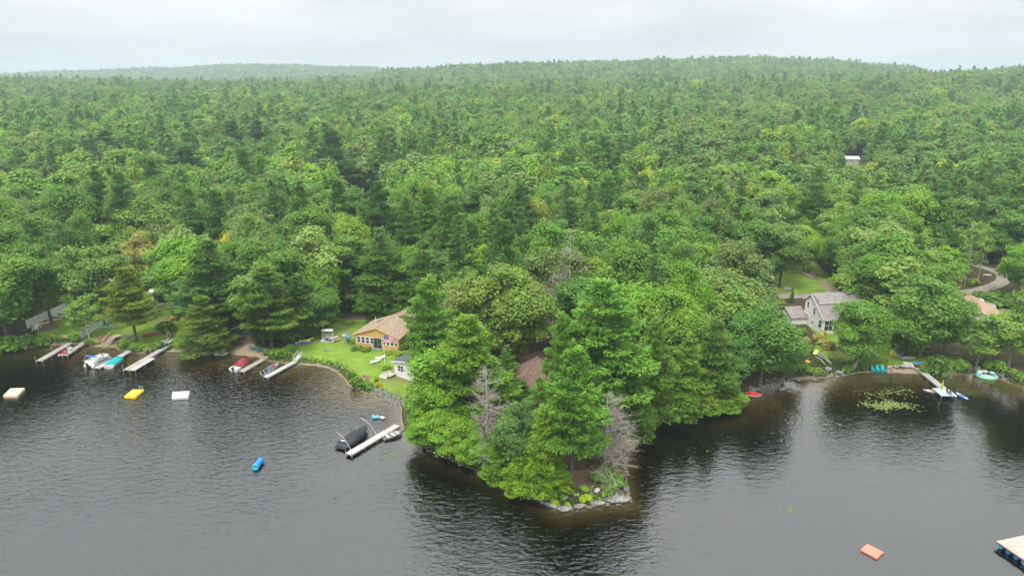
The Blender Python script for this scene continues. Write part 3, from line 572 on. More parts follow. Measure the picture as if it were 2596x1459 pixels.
def scatter(y0, y1, step, xl):
    ys = np.arange(y0, y1, step)
    for y in ys:
        half = xl(y); xs = np.arange(-half, half, step); cand.append(np.column_stack([xs+RNG.uniform(-.42, .42, len(xs))*step, np.full(len(xs), y)+RNG.uniform(-.42, .42, len(xs))*step]))
scatter(70, 420, 6.4, lambda y: .84*y+40); scatter(420, 1000, 8.0, lambda y: .82*y); scatter(1000, 1750, 9.5, lambda y: .82*y); scatter(2000, 2850, 12, lambda y: .82*y)
P = np.vstack(cand); D = sdist(P[:, 0], P[:, 1]); P = P[D > 3.5]
cl = np.zeros(len(P), bool); nr_ = (np.abs(P[:, 0]) < 240) & (P[:, 1] < 430)
cl[nr_] = region(P[nr_, 0], P[nr_, 1], CLEAR, 3.5) > .25; cl |= (segdist(P[:, 0], P[:, 1], ROADC) < 5)
# wooded point: only the trees picked out above; open water front yards stay open
PT = Lp([(1000, 1060), (1100, 1160), (1400, 1300), (1620, 1290), (1620, 1100), (1850, 1010), (1990, 975), (2060, 960), (2340, 950), (2620, 990), (2620, 880), (2060, 800), (1980, 880), (1640, 960), (1420, 900), (1290, 930), (1000, 960)])
cl |= inside(P[:, 0], P[:, 1], PT)
for x, y, w_ in TREES:
    k = (P[:, 0]-x)**2+(P[:, 1]-y)**2 < (w_*.34)**2; cl |= k
P = P[~cl]; Z = gz(P[:, 0], P[:, 1])
px_, py_, dp_ = proj(P[:, 0], P[:, 1], Z+14)
stand = lump(P[:, 0], P[:, 1], 90, 1)+.6*lump(P[:, 0], P[:, 1], 34, 3)+RNG.normal(size=len(P))*.45      # stands of conifers between the hardwoods
con = stand > np.where(P[:, 1] > 420, .8, .58)
HT = np.where(con, RNG.uniform(13, 26, len(P)), RNG.uniform(11, 20, len(P)))
nr_ = nr_[~cl]; edge = np.zeros(len(P)); edge[nr_] = region(P[nr_, 0], P[nr_, 1], CLEAR, 14)
HT = HT*(1-.22*edge)
LOWZ = [Lp(p) for p in ([(2085, 545), (2225, 545), (2215, 430), (2095, 430)], [(875, 640), (985, 640), (985, 560), (875, 560)])]      # young growth below the glimpsed roofs
HT = np.where(region(P[:, 0], P[:, 1], LOWZ, 2) > .5, 6.5, HT)
WD = np.where(con, HT*RNG.uniform(.34, .44, len(P)), RNG.uniform(2.6, 4.1, len(P))**2)*np.where(P[:, 1] > 1000, 1.25, 1)*np.where(P[:, 1] > 1900, 1.25, 1)
vis = (px_ > -90) & (px_ < 2690); order = np.argsort(np.where(vis, dp_, 1e9))
pick = {False: list(order[~con[order]][:300]), True: list(order[con[order]][:170])}
MARKS = [(40, 'the far left shore'), (160, 'the white fences'), (300, 'the pontoon boat'), (430, 'the left yard'), (560, 'the sandy beach'), (690, 'the red covered boat'), (800, 'the lawn swing'), (930, 'the orange cottage'), (1070, 'the white cottage'),
 (1220, 'the left side of the point'), (1350, 'the brown roof'), (1500, 'the front pine'), (1660, 'the cove woods'), (1800, 'the dark cove'), (1930, 'the red pedal boat'), (2060, 'the grey house'), (2180, 'the bank maple'), (2300, 'the teal chairs'), (2430, 'the peach roof'), (2520, 'the gravel bend'), (2640, 'the right edge')]
def place(i):
    x = px_[i]; m_ = min(MARKS, key=lambda q: abs(q[0]-x)); return m_[1]
ROWS = ['first', 'second', 'third', 'fourth', 'fifth', 'sixth', 'seventh', 'eighth', 'ninth', 'tenth', 'eleventh', 'twelfth', 'thirteenth', 'fourteenth']
def tone(c):
    r_, g_, b_ = c
    if r_ > .17: return 'golden'
    if r_ > .115: return 'yellow green'
    if b_ > .045: return 'grey green'
    if g_ < .098: return 'deep green'
    if r_ > .08: return 'light green'
    return 'mid green'
plan = {}; BIGL = lump(P[:, 0], P[:, 1], 170, 5)
def kind_of(i):
    if con[i]: return random.choices(['pine', 'hemlock', 'spruce'], [.55, .28, .17])[0]
    return random.choices(['oak', 'maple', 'thin'], [.45, .4, .15])[0]
def tint_of(i, kind):
    c = np.array(random.choice(GREEN[kind])); u = random.random()
    if not con[i]:
        if u < .02: c = np.array((.16, .175, .03))
        elif u < .06: c = np.array((.11, .145, .028))
        elif u < .17: c = np.array((.085, .115, .05))
    return c*random.uniform(.88, 1.13)*(1+.14*float(BIGL[i]))
used = set(); rows = {}
for c_ in (False, True):
    for i in pick[c_]:
        k_ = kind_of(i); used.add(i); pl = place(i); plan[i] = (k_, tint_of(i, k_), pl); rows.setdefault(pl, []).append(i)
for pl, ids in rows.items():
    ids.sort(key=lambda i: dp_[i])
    for b0 in range(0, len(ids), 4):
        grp = sorted(ids[b0:b0+4], key=lambda i: px_[i]); cnt = {}
        lab0 = {i: tone(plan[i][1])+' '+{'thin': 'ash'}.get(plan[i][0], plan[i][0]) for i in grp}
        for i in grp: cnt[lab0[i]] = cnt.get(lab0[i], 0)+1
        seen = {}
        for i in grp:
            seen[lab0[i]] = seen.get(lab0[i], 0)+1; k_, tint, _ = plan[i]
            o_ = '' if cnt[lab0[i]] == 1 else (' left' if seen[lab0[i]] == 1 else ' right' if seen[lab0[i]] == cnt[lab0[i]] else ' middle')
            lab = f"{(o_.strip()+' ') if o_ else ''}{lab0[i]} in {ROWS[min(b0//4, 13)]} rank of woods behind {pl}"
            if cnt[lab0[i]] == 4 and seen[lab0[i]] == 3: lab = 'right of '+lab
            tree_at(k_, P[i, 0], P[i, 1], HT[i], WD[i], tint, lab, 'trees of the lakeside woods', z=Z[i]-.1)
rest = np.array([i for i in range(len(P)) if i not in used])
fm = bpy.data.meshes.new('forest'); fm.vertices.add(len(rest)); fm.vertices.foreach_set('co', np.column_stack([P[rest], Z[rest]-.2]).astype(np.float32).ravel())
def attr(nm, ty, key, val): a = fm.attributes.new(nm, ty, 'POINT'); a.data.foreach_set(key, np.ascontiguousarray(val).ravel())
pid = np.where(con[rest], np.where(RNG.random(len(rest)) < .65, 4+RNG.integers(0, 2, len(rest)), 6), RNG.integers(0, 4, len(rest)))
h0 = np.array([f[2] for f in FAR])[pid]; r0 = np.array([f[3] for f in FAR])[pid]
attr('proto', 'INT', 'value', pid.astype(np.int32)); attr('size', 'FLOAT_VECTOR', 'vector', np.column_stack([WD[rest]/2/r0, WD[rest]/2/r0, HT[rest]/h0]).astype(np.float32))
attr('turn', 'FLOAT', 'value', RNG.uniform(0, 6.28, len(rest)).astype(np.float32))
tn = np.array([TT(tint_of(i, kind_of(i))*(1.2 if con[i] else 1)) for i in rest]); attr('tint', 'FLOAT_VECTOR', 'vector', tn.astype(np.float32))
fo = link('forest', fm); tag(fo, 'continuous mixed forest covering the hills behind the lake', 'forest', kind='stuff')
pc = bpy.data.collections.new('forest_kinds')
for i, f in enumerate(FAR):
    o = bpy.data.objects.new('kind%02d' % i, f[0]); pc.objects.link(o)
ng = bpy.data.node_groups.new('forest', 'GeometryNodeTree'); ng.interface.new_socket('Geometry', in_out='INPUT', socket_type='NodeSocketGeometry'); ng.interface.new_socket('Geometry', in_out='OUTPUT', socket_type='NodeSocketGeometry')
n = ng.nodes.new; l = ng.links.new; gi = n('NodeGroupInput'); go = n('NodeGroupOutput'); ip = n('GeometryNodeInstanceOnPoints'); ci = n('GeometryNodeCollectionInfo')
ci.inputs[0].default_value = pc; ci.inputs['Separate Children'].default_value = True; ci.inputs['Reset Children'].default_value = True
def na(nm, ty): q = n('GeometryNodeInputNamedAttribute'); q.data_type = ty; q.inputs[0].default_value = nm; return q.outputs[0]
mp_ = n('GeometryNodeMeshToPoints'); l(gi.outputs[0], mp_.inputs[0]); l(mp_.outputs[0], ip.inputs['Points']); l(ci.outputs[0], ip.inputs['Instance']); ip.inputs['Pick Instance'].default_value = True
l(na('proto', 'INT'), ip.inputs['Instance Index']); l(na('size', 'FLOAT_VECTOR'), ip.inputs['Scale'])
cx_ = n('ShaderNodeCombineXYZ'); l(na('turn', 'FLOAT'), cx_.inputs[2]); l(cx_.outputs[0], ip.inputs['Rotation']); l(ip.outputs[0], go.inputs[0])
md = fo.modifiers.new('forest', 'NODES'); md.node_group = ng
#@@THINGS
# ------------------------------------------------------------------ builders for the things on the shore
def colr(name, c, rough=.5, **k): return mat(name, c, rough, k.pop('var', .08), k.pop('scale', 4), **k)
DECK = mat('dock_boards', (.36, .345, .315), .85, .16, 2.5, .1, .2, stripe=(0, .145, .72)); DECKW = mat('pale_dock_boards', (.43, .415, .385), .8, .12, 2.5, .1, .2, stripe=(0, .145, .78))
REDP = colr('red_plastic', (.55, .05, .045)); TEAL = colr('teal_plastic', (.01, .42, .46)); GREENP = colr('green_plastic', (.08, .26, .22)); BLUEP = colr('blue_plastic', (.03, .19, .5)); YELP = colr('yellow_plastic', (.72, .5, .03))
CYAN = colr('cyan_vinyl', (.03, .5, .62), .35); SKYB = colr('sky_blue_plastic', (.12, .4, .62)); ORANGE = colr('orange_plastic', (.75, .2, .04)); LIME = colr('lime_plastic', (.35, .55, .05)); PURPLE = colr('purple_plastic', (.16, .06, .3))
GEL = colr('white_gelcoat', (.6, .6, .58), .25); BURG = mat('burgundy_canvas', (.22, .03, .045), .8, .25, 2.5, .2); TEALC = mat('teal_canvas', (.005, .31, .32), .75, .15, 2, .1); GREYP = colr('grey_plastic', (.22, .23, .24))
def dock(shore, end, w, label, z=.5, sec=2.6, posts=(), m=None, poles=.0, group='docks along the shore'):
    A = G(*shore, z); B = G(*end, z); Ln = (B-A).length; o = thing('dock', label, 'dock', (A.x, A.y, 0), ang(A, B), group); k = max(2, round(Ln/sec)); s = Ln/k
    for i in range(k): part('deck_panel', MB().box((s*(i+.5), 0, z-.05+.012*(i % 2)), (s-.05, w, .1)), m or DECK, o)
    for sg in (-1, 1): part('side_beam', MB().box((Ln/2, sg*(w/2-.04), z-.17), (Ln, .07, .13)), WOODG, o)
    for i in range(1, k+1):
        for sg in (-1, 1):
            q = A+(B-A)*(i/k); tp = z+(poles if (i*2+sg) % 3 == 0 or i == k else .04)
            part('leg', MB().tube((s*i-.08, sg*(w/2+.05), max(gz1(q.x, q.y), -3)-.2), (s*i-.08, sg*(w/2+.05), tp), .045), STEEL, o)
    return o, A, B, Ln
def hull(Ln, B, Hf, draft=.18, n=16, p=2.4, sheer=.3, keelup=.62, stern=.92, t0=.45):
    secs = []
    for i in range(n+1):
        t = i/n; x = -Ln/2+Ln*t; b = B/2*(stern+(1-stern)*min(t/.35, 1))*(1-max(0, (t-t0)/(1-t0))**p)+.015; k = -draft+(draft+Hf*keelup)*max(0, (t-.62)/.38)**2.2; g_ = Hf*(1+sheer*t*t); c = k+(g_-k)*.35
        secs.append([(x, -b, g_), (x, -b*.97, (c+g_)/2), (x, -b*.82, c), (x, 0, k), (x, b*.82, c), (x, b*.97, (c+g_)/2), (x, b, g_)])
    return secs
def hull_part(o, secs, m, name='hull', thick=.05):
    b = MB().loft(secs, False, False); b.add(secs[0], [tuple(range(len(secs[0])))]); h = part(name, b, m, o, True); sm = h.modifiers.new('solid', 'SOLIDIFY'); sm.thickness = thick; sm.offset = 0
    es = h.modifiers.new('edges', 'EDGE_SPLIT'); es.split_angle = R(38); return h
def cover(secs, a, b_, hts, lip=.03, k=9):
    out_ = []; n_ = len(secs)
    for i in range(a, b_+1):
        s = secs[i]; x, yb, zg = s[-1]; u = (i-a)/(b_-a); hh_ = np.interp(u, np.linspace(0, 1, len(hts)), hts); row = [(x, -yb-lip, zg-.1)]
        for j in range(k):
            q = -1+2*j/(k-1); row.append((x, (yb+lip)*q, zg+.01+hh_*(1-abs(q)**2.4)))
        row.append((x, yb+lip, zg-.1)); out_.append(row)
    return MB().loft(out_, False, False)
def boat_at(name, label, stern, bow, cat='boat', group='boats moored at the docks', flip=False):
    A = G(*stern, .1); B = G(*bow, .1); C = (A+B)/2; return thing(name, label, cat, (C.x, C.y, 0), ang(A, B), group), (B-A).length
def motor(o, x, y=0, z=.4, m=DARK):
    e = part('outboard_motor', MB().box((x-.18, y, z+.28), (.42, .3, .42)), m, o, False, .08); part('motor_leg', MB().box((x-.16, y, z-.2), (.16, .1, .6)), m, e)
def adirondack(m, label, p_, rz, group, s=1.0):
    o = thing('adirondack_chair', label, 'chair', p_, rz, group); o.scale = (s, s, s)
    for i in range(4): part('seat_slat', MB().box((0, -.3+.15*i, .36-.035*i), (.52, .13, .03)), m, o)
    for i in range(5): part('back_slat', MB().box((-.22+.11*i, .36, .66+.04*(2-abs(i-2))), (.1, .03, .72+.08*(2-abs(i-2))), 0, ('X', R(-24))), m, o)
    for sg in (-1, 1):
        part('armrest', MB().box((sg*.34, -.05, .56), (.14, .74, .03)), m, o); part('leg', MB().box((sg*.3, -.38, .28), (.05, .1, .56)), m, o); part('leg', MB().box((sg*.3, .2, .22), (.05, .8, .1), 0, ('X', R(-18))), m, o)
    return o
def lounger(m, label, p_, rz, group, back=.55):
    o = thing('sun_lounger', label, 'sun lounger', p_, rz, group)
    part('seat', MB().box((0, -.25, .33), (.62, 1.25, .07)), m, o); part('backrest', MB().box((0, .62, .33+.36*math.sin(back)), (.62, .72, .06), 0, ('X', back)), m, o)
    for sx_ in (-1, 1):
        for sy_ in (-.75, .3): part('leg', MB().box((sx_*.26, sy_, .15), (.06, .08, .32)), m, o)
    return o
def picnic(m, label, p_, rz, group='picnic tables', ln=1.8):
    o = thing('picnic_table', label, 'picnic table', p_, rz, group)
    for i in range(5): part('top_plank', MB().box((0, -.3+.15*i, .74), (ln, .135, .04)), m, o)
    for sg in (-1, 1):
        part('bench', MB().box((0, sg*.68, .44), (ln, .26, .04)), m, o)
        for sx_ in (-1, 1): part('leg', MB().box((sx_*ln*.36, sg*.36, .37), (.07, .09, .86), 0, ('X', sg*R(28))), m, o)
    for sx_ in (-1, 1): part('crossbeam', MB().box((sx_*ln*.36+.05, 0, .4), (.04, 1.5, .09)), m, o)
    return o
def kayak(name, m, label, p_, rz, group, ln=3.0, w=.72, h=.3, tilt=0, cock=True, cat='kayak'):
    o = thing(name, label, cat, p_, rz, group); secs = []
    for i in range(13):
        t = i/12; x = -ln/2+ln*t; b = max(w/2*math.sin(math.pi*min(max(t, .0), 1))**.75, .015); rise = .1*abs(2*t-1)**2.5
        secs.append([(x, b*math.cos(a), h*.5+rise+h*.5*math.sin(a)) for a in np.linspace(0, 6.283, 11)[:-1]])
    part('hull', MB().loft(secs), m, o, True)
    if cock: part('cockpit', MB().prism([(.42*math.cos(a), .23*math.sin(a)) for a in np.linspace(0, 6.283, 13)[:-1]], h+.0, h+.03), DARK, o)
    o.rotation_euler.x = tilt; return o
def board(m, label, p_, rz, group, ln=3.2, w=.8, pads=()):
    o = thing('paddleboard', label, 'paddleboard', p_, rz, group)
    def outline(a, b_, k=.5):
        t = np.linspace(a, b_, 9); up_ = [(-ln/2+ln*q, max(w/2*math.sin(math.pi*min(max(q, .012), .988))**k*(1 if k == .5 else .82), .02)) for q in t]; return up_[::-1] if False else [(x, -y) for x, y in up_]+[(x, y) for x, y in up_[::-1]]
    part('deck', MB().prism(outline(0, 1), .02, .14), m, o, False, .03)
    for a, b_, pm in pads: part('deck_pad', MB().prism(outline(a, b_, .7), .143, .15), pm, o)
    return o
def rock(name, p_, size, label, m=STONE, seed=0, rz=0, group='boulders on the shore', sink=.3, cat='boulder', sub=3):
    bm = bmesh.new(); bmesh.ops.create_icosphere(bm, subdivisions=sub, radius=.5); g = np.random.default_rng(seed); d_ = unit(g.normal(size=(9, 3))); off = g.uniform(.27, .46, 9); ph = g.uniform(0, 6, 6)
    for v in bm.verts:
        c = np.array(v.co); 
        for a, b_ in zip(d_, off):
            e_ = c@a
            if e_ > b_: c = c-a*(e_-b_)*.85
        c = c*(1+.05*math.sin(9*c[0]+ph[0])*math.sin(8*c[1]+ph[1])+.03*math.sin(19*c[2]+ph[2]+7*c[0])); v.co = c*np.array(size)
    me_ = bpy.data.meshes.new(name); bm.to_mesh(me_); bm.free(); me_.materials.append(m); me_.shade_smooth(); o = link(name, me_); o.location = (p_[0], p_[1], p_[2]+size[2]*(.5-sink)); o.rotation_euler.z = rz
    return tag(o, label, cat, group) if label else o
def window(o, c, w, h, face='-y', nx_=1, ny_=2, fm=None, name='window'):
    """framed window on a wall; c is the centre of the opening on the wall's face"""
    fm = fm or WHITE; c = Vector(c); ax = {'-y': (Vector((1, 0, 0)), Vector((0, -1, 0))), '-x': (Vector((0, 1, 0)), Vector((-1, 0, 0)))}[face]
    def bx(b, u, v, d0, d1, su, sv):
        cc = c+ax[0]*u+Vector((0, 0, v))+ax[1]*((d0+d1)/2); dd = abs(d1-d0); b.box(cc, (su, dd, sv) if face == '-y' else (dd, su, sv))
    f = MB(); tk = .1
    for sg in (-1, 1): bx(f, sg*(w/2+tk/2), 0, -.02, .06, tk, h+2*tk); bx(f, 0, sg*(h/2+tk/2), -.02, .06, w, tk)
    for i in range(1, nx_): bx(f, -w/2+w*i/nx_, 0, -.01, .045, .06, h)
    for j in range(1, ny_): bx(f, 0, -h/2+h*j/ny_, -.01, .04, w, .06)
    fo_ = part(name, f, fm, o); g_ = MB(); bx(g_, 0, 0, -.02, .022, w, h); part('pane', g_, GLASS, fo_); return fo_
def steps(o, c, w, k, rise, run, m, name='step'):
    for i in range(k): part(name, MB().box((c[0], c[1]-run*i, c[2]-rise*(i+.5)), (w, run+.03, .06)), m, o)
    for sg in (-1, 1): part('stringer', MB().slab([(c[0]+sg*w/2-.03, c[1]+.1, c[2]-.1), (c[0]+sg*w/2-.03, c[1]-run*k, c[2]-rise*k-.02), (c[0]+sg*w/2+.03, c[1]-run*k, c[2]-rise*k-.02), (c[0]+sg*w/2+.03, c[1]+.1, c[2]-.1)], .18), m, o)
# ------------------------------------------------------------------ docks
dock((178, 868), (98, 914), 1.15, 'leftmost long dock with pole tops beside the red chair', poles=.9)
o, A, B, Ln = dock((217, 865), (163, 900), 1.0, 'short dock with pipe handrail and red chair on its end', z=.55, poles=.1)
part('end_platform', MB().box((Ln-1.1, -.62, .52), (2.3, 1.3, .1)), DECKW, o)
hr = MB().path([(.6, .6, .55), (.6, .6, 1.35), (3.6, .6, 1.3), (3.6, .6, .5)], .03).path([(.6, .6, 1.0), (3.6, .6, .95)], .025); part('handrail', hr, STEEL, o)
dock((328, 889), (245, 932), 1.0, 'narrow dock between pontoon boat and teal covered boat', poles=.3, m=DECKW)
o, A, B, Ln = dock((431, 872), (319, 937), 1.15, 'long grey dock widened at its outer end, right of the teal covered boat', z=.6, poles=1.1)
for i in range(2): part('side_panel', MB().box((Ln-1.5-2.9*i, 1.14, .54), (2.85, 1.1, .1)), DECKW, o)
for i in range(3): part('leg', MB().tube((Ln-.1-2.7*i, 1.74, -1.6), (Ln-.1-2.7*i, 1.74, .9 if i == 2 else .6), .045), STEEL, o)
dock((668, 909), (611, 941), 1.05, 'weathered brown dock beside the burgundy covered boat', z=.4, m=mat('old_boards', (.36, .32, .27), .9, .2, 2.5, .1, .2, stripe=(0, .145, .7)))
dock((748, 915), (673, 955), 1.0, 'pale dock beside the aluminium fishing boat', poles=.35, m=DECKW)
dock((1008, 1076), (883, 1150), 1.1, 'pale foreground dock next to the black covered boat', z=.45, sec=2.3, poles=.35, m=mat('composite_boards', (.47, .44, .42), .8, .08, 2, .05, .2, stripe=(0, .145, .86)))
o, A, B, Ln = dock((2322, 928), (2408, 996), 1.15, 'long dock leading to square platform in right cove', z=.5, poles=.1)
part('end_platform', MB().box((Ln-.2, -.75, .56), (2.9, 2.5, .1)), mat('pale_teal_boards', (.45, .56, .55), .7, .1, 2, stripe=(1, .145, .8)), o)
for sx_ in (-1.5, 1.1):
    for sy_ in (-1.9, .4): part('leg', MB().tube((Ln+sx_, sy_, -1.5), (Ln+sx_, sy_, .6), .05), STEEL, o)
dock((2640, 935), (2588, 949), 1.1, 'white gangway end at right picture edge', z=.6, m=DECKW)
# ------------------------------------------------------------------ boats
o, Ln = boat_at('pontoon_boat', 'white pontoon boat with folded blue canopy', (224, 931), (274, 907)); Ln *= 1.0
for sg in (-1, 1): part('pontoon', MB().loft([[(x, sg*.8+r_*math.cos(a), .12+r_*math.sin(a)) for a in np.linspace(0, 6.283, 11)[:-1]] for x, r_ in ((-Ln/2, .3), (Ln/2-.8, .3), (Ln/2-.3, .2), (Ln/2, .03))]), ALU, o, True)
part('deck', MB().box((-.05, 0, .45), (Ln-.3, 2.3, .1)), mat('deck_carpet', (.45, .45, .44), .9, .1, 5), o)
rail = MB()
for sg in (-1, 1): rail.path([(-Ln/2+.3, sg*1.1, 1.15), (Ln/2-.8, sg*1.1, 1.15), (Ln/2-.3, sg*.7, 1.15)], .03)
rail.path([(Ln/2-.3, -.7, 1.15), (Ln/2-.3, .7, 1.15)], .03); part('top_rail', rail, ALU, o)
for sg in (-1, 1): part('fence_panel', MB().box((-.2, sg*1.1, .82), (Ln-1.2, .03, .55)), GEL, o); part('navy_band', MB().box((-.1, sg*1.122, .76), (Ln-2.2, .01, .2)), colr('navy_vinyl', (.03, .05, .14)), o)
part('front_panel', MB().box((Ln/2-.32, 0, .82), (.03, 1.4, .55)), GEL, o)
for x_, y_, w_, d_ in ((-Ln/2+.9, 0, 1.0, 1.9), (Ln/2-1.3, .7, 1.5, .55), (Ln/2-1.3, -.7, 1.5, .55), (.1, .75, 1.2, .5)): s_ = part('seat', MB().box((x_, y_, .68), (w_, d_, .4)), WHITE, o, False, .08); part('seat_back', MB().box((x_-(.4 if d_ > 1 else 0), y_+(0 if d_ > 1 else math.copysign(.24, y_)), .98), (.14 if d_ > 1 else w_, d_ if d_ > 1 else .12, .38)), WHITE, s_, False, .05)
part('console', MB().box((.2, -.7, .85), (.6, .6, .7)), GREYP, o, False, .05)
part('folded_canopy', MB().tube((-1.3, -1.15, 1.9), (-1.3, 1.15, 1.9), .13, None, 8), BLUEP, o); part('canopy_bow', MB().path([(-.2, -1.1, .6), (-1.3, -1.1, 1.9)], .025).path([(-.2, 1.1, .6), (-1.3, 1.1, 1.9)], .025).path([(-2.2, 1.1, 1.1), (-1.3, 1.1, 1.85)], .02).path([(-2.2, -1.1, 1.1), (-1.3, -1.1, 1.85)], .02), ALU, o)
motor(o, -Ln/2, 0, .4); part('red_gas_tank', MB().box((-Ln/2+.35, .6, .62), (.4, .3, .25)), REDP, o)
def covered(label, st_, bw, m, hts, hm=GEL, mot=True, B_=2.0, Hf=.55, a=1, b_=15):
    o, Ln = boat_at('motorboat', label, st_, bw); s = hull(Ln, B_, Hf); hull_part(o, s, hm)
    part('foredeck', MB().loft([[(q[0][0], -q[-1][1]*.96, q[0][2]-.015), (q[0][0], 0, q[0][2]+.04), (q[0][0], q[-1][1]*.96, q[0][2]-.015)] for q in s], False, False), hm, o, True)
    c = part('canvas_cover', cover(s, a, b_, hts), m, o, True); sm = c.modifiers.new('solid', 'SOLIDIFY'); sm.thickness = .02
    part('rub_rail', MB().path([(q[-1][0], q[-1][1]+.02, q[-1][2]-.05) for q in s], .03, 4).path([(q[0][0], q[0][1]-.02, q[0][2]-.05) for q in s], .03, 4), GREYP, o)
    if mot: motor(o, -Ln/2)
    return o, Ln, s
covered('white boat under a bright teal cover', (276, 932), (312, 905), TEALC, [.12, .3, .25, .45, .2, .05], a=1, b_=13, mot=False)
covered('white motorboat under a burgundy cover', (592, 940), (634, 913), BURG, [.15, .35, .7, .75, .4, .1], a=3, b_=15)
o, Ln, s = covered('black covered wake boat with raised hump beside the foreground dock', (868, 1134), (931, 1090), BLACKM, [.02, .04, .08, .35, .55, .28, .2, .1, .02], hm=colr('slate_hull', (.12, .14, .16), .3), mot=False, B_=2.1, Hf=.62, a=0, b_=16)
part('swim_platform', MB().box((-Ln/2-.25, 0, .3), (.6, 2.0, .06)), BLACKM, o, False, .02); part('cover_emblem', MB().box((-Ln/2+.6, .35, .835), (.2, .7, .012)), WHITE, o); part('vent_pole', MB().tube((.3, -.3, 1.1), (.25, -.3, 1.75), .03), STEEL, o)
o, Ln = boat_at('fishing_boat', 'open aluminium fishing boat with red seat beside pale dock', (668, 950), (706, 925)); s = hull(Ln, 1.6, .5, .12); hull_part(o, s, ALU)
part('floor', MB().loft([[(q[0][0], -q[2][1]*-.92, .1), (q[0][0], -q[2][1]*.92, .1)] for q in s[:14]], False, False), GREYP, o)
for x_, m_ in ((-Ln*.28, DARK), (0, BLUEP), (Ln*.2, REDP)): part('bench', MB().box((x_, 0, .38), (.35, 1.25, .08)), ALU, o); part('seat', MB().box((x_, .1, .55), (.42, .5, .26)), m_, o, False, .05)
part('foredeck', MB().loft([[(q[0][0], -q[-1][1]*.9, q[0][2]-.06), (q[0][0], q[-1][1]*.9, q[0][2]-.06)] for q in s[12:]], False, False), GREYP, o); motor(o, -Ln/2)
o, Ln = boat_at('rowboat', 'grey green open rowboat on far side of foreground dock', (973, 1112), (1020, 1096)); s = hull(Ln, 1.35, .42, .1, p=2.0, stern=.8); hull_part(o, s, colr('faded_green_paint', (.33, .36, .29), .6, var=.2))
part('floor', MB().loft([[(q[0][0], q[2][1]*.92, .08), (q[0][0], -q[2][1]*.92, .08)] for q in s[:14]], False, False), mat('boat_floor', (.2, .22, .19), .9), o)
for x_ in (-Ln*.3, 0, Ln*.24): part('bench', MB().box((x_, 0, .33), (.3, 1.1, .05)), WHITE, o)
o, Ln = boat_at('pedal_boat', 'small red and white pedal boat by the cove rocks', (1893, 999), (1930, 1003)); Ln = 2.3; s = hull(Ln, 1.5, .3, .08, p=3, stern=.9, sheer=.1); hull_part(o, s, GEL)
part('deck', MB().loft([[(q[0][0], -q[-1][1], q[0][2]+.01), (q[0][0], 0, q[0][2]+.09), (q[0][0], q[-1][1], q[0][2]+.01)] for q in s], False, False), REDP, o, True)
for sg in (-1, 1): part('seat', MB().box((-.4, sg*.35, .42), (.5, .5, .16)), REDP, o, False, .05); part('seat_back', MB().box((-.72, sg*.35, .62), (.12, .5, .42)), REDP, o, False, .05)
part('canopy_bar', MB().box((.45, 0, .45), (.3, .9, .25)), REDP, o, False, .06)
# mooring whips bend from the dock over the black boat
for i, (b_, t_) in enumerate((((889, 1139), (851, 1093)), ((953, 1099), (913, 1058)))):
    A = G(*b_, .5); B = Vector(A)+(G(*t_, 2.4)-A); B = G(t_[0], t_[1], 2.6); pts = [A+(B-A)*u+Vector((0, 0, 1.0*math.sin(u*math.pi*.5)*(1-u)*1.6)) for u in np.linspace(0, 1, 9)]
    o = thing('mooring_whip', ['curved white mooring pole at outer end of foreground dock', 'curved white mooring pole at bow of the black covered boat'][i], 'mooring pole', A, 0, 'mooring poles')
    part('pole', MB().path([q-A for q in pts], [.032-.002*k for k in range(9)]), mat('cream_fibreglass', (.62, .58, .5), .5), o); part('base', MB().box((0, 0, .02), (.2, .2, .12)), STEEL, o)
    part('rope', MB().tube(pts[-1]-A, Vector((pts[-1].x-A.x+.9, pts[-1].y-A.y+.6, .9)), .012, None, 4), mat('rope', (.5, .48, .42), .9), o)
# ------------------------------------------------------------------ floats and toys on the water
def raft(label, cor, z, m, h=.45, name='swim_raft', bev=.06, group='rafts anchored off the shore', side=None):
    q = [G(a, b_, z) for a, b_ in cor]; c = sum(q, Vector())/len(q); o = thing(name, label, 'raft', (c.x, c.y, 0), ang(q[0], q[-1]), group); M = Matrix.Rotation(-ang(q[0], q[-1]), 3, 'Z'); pts = [M @ (v-c) for v in q]
    ar = sum(pts[i].x*pts[(i+1) % len(pts)].y-pts[(i+1) % len(pts)].x*pts[i].y for i in range(len(pts)))
    if ar < 0: pts = pts[::-1]
    part('body', MB().prism([(v.x, v.y) for v in pts], z-h, z), m, o, False, bev); return o, [(v.x, v.y) for v in pts]
TAN = mat('tan_raft', (.62, .5, .34), .7, .08, 3)
o, pts = raft('tan swim raft with blue squares at left picture edge', [(7, 1002), (26, 983), (63, 982), (43, 1002)], .4, TAN)
for x_, y_ in ((-.1, .75), (-.75, .35), (-.15, .2)): part('blue_pad', MB().box((x_-.1, y_-.1, .405), (.42, .4, .012)), BLUEP, o)
part('ladder', MB().path([(-.2, -1.3, -.2), (-.2, -1.25, .7)], .03).path([(.2, -1.3, -.2), (.2, -1.25, .7)], .03), STEEL, o)
o, pts = raft('bright yellow swim raft with small ladder', [(314, 1004), (336, 986), (365, 986), (343, 1005)], .45, YELP)
part('ladder', MB().path([(.3, 1.05, .3), (.3, 1.1, 1.15), (.3, 1.3, 1.15), (.3, 1.35, -.2)], .03).path([(.75, 1.05, .3), (.75, 1.1, 1.15), (.75, 1.3, 1.15), (.75, 1.35, -.2)], .03), STEEL, o)
o, pts = raft('white swim raft with dark openings', [(435, 1008), (437, 992), (481, 990), (477, 1005)], .4, GEL)
for x_, y_ in ((.65, .55), (.7, -.4), (0, .1)): part('dark_opening', MB().box((x_, y_, .402), (.65 if x_ else .3, .18, .02)), GREYP, o)
SALM = colr('salmon_vinyl', (.8, .2, .12), .35, var=.05)
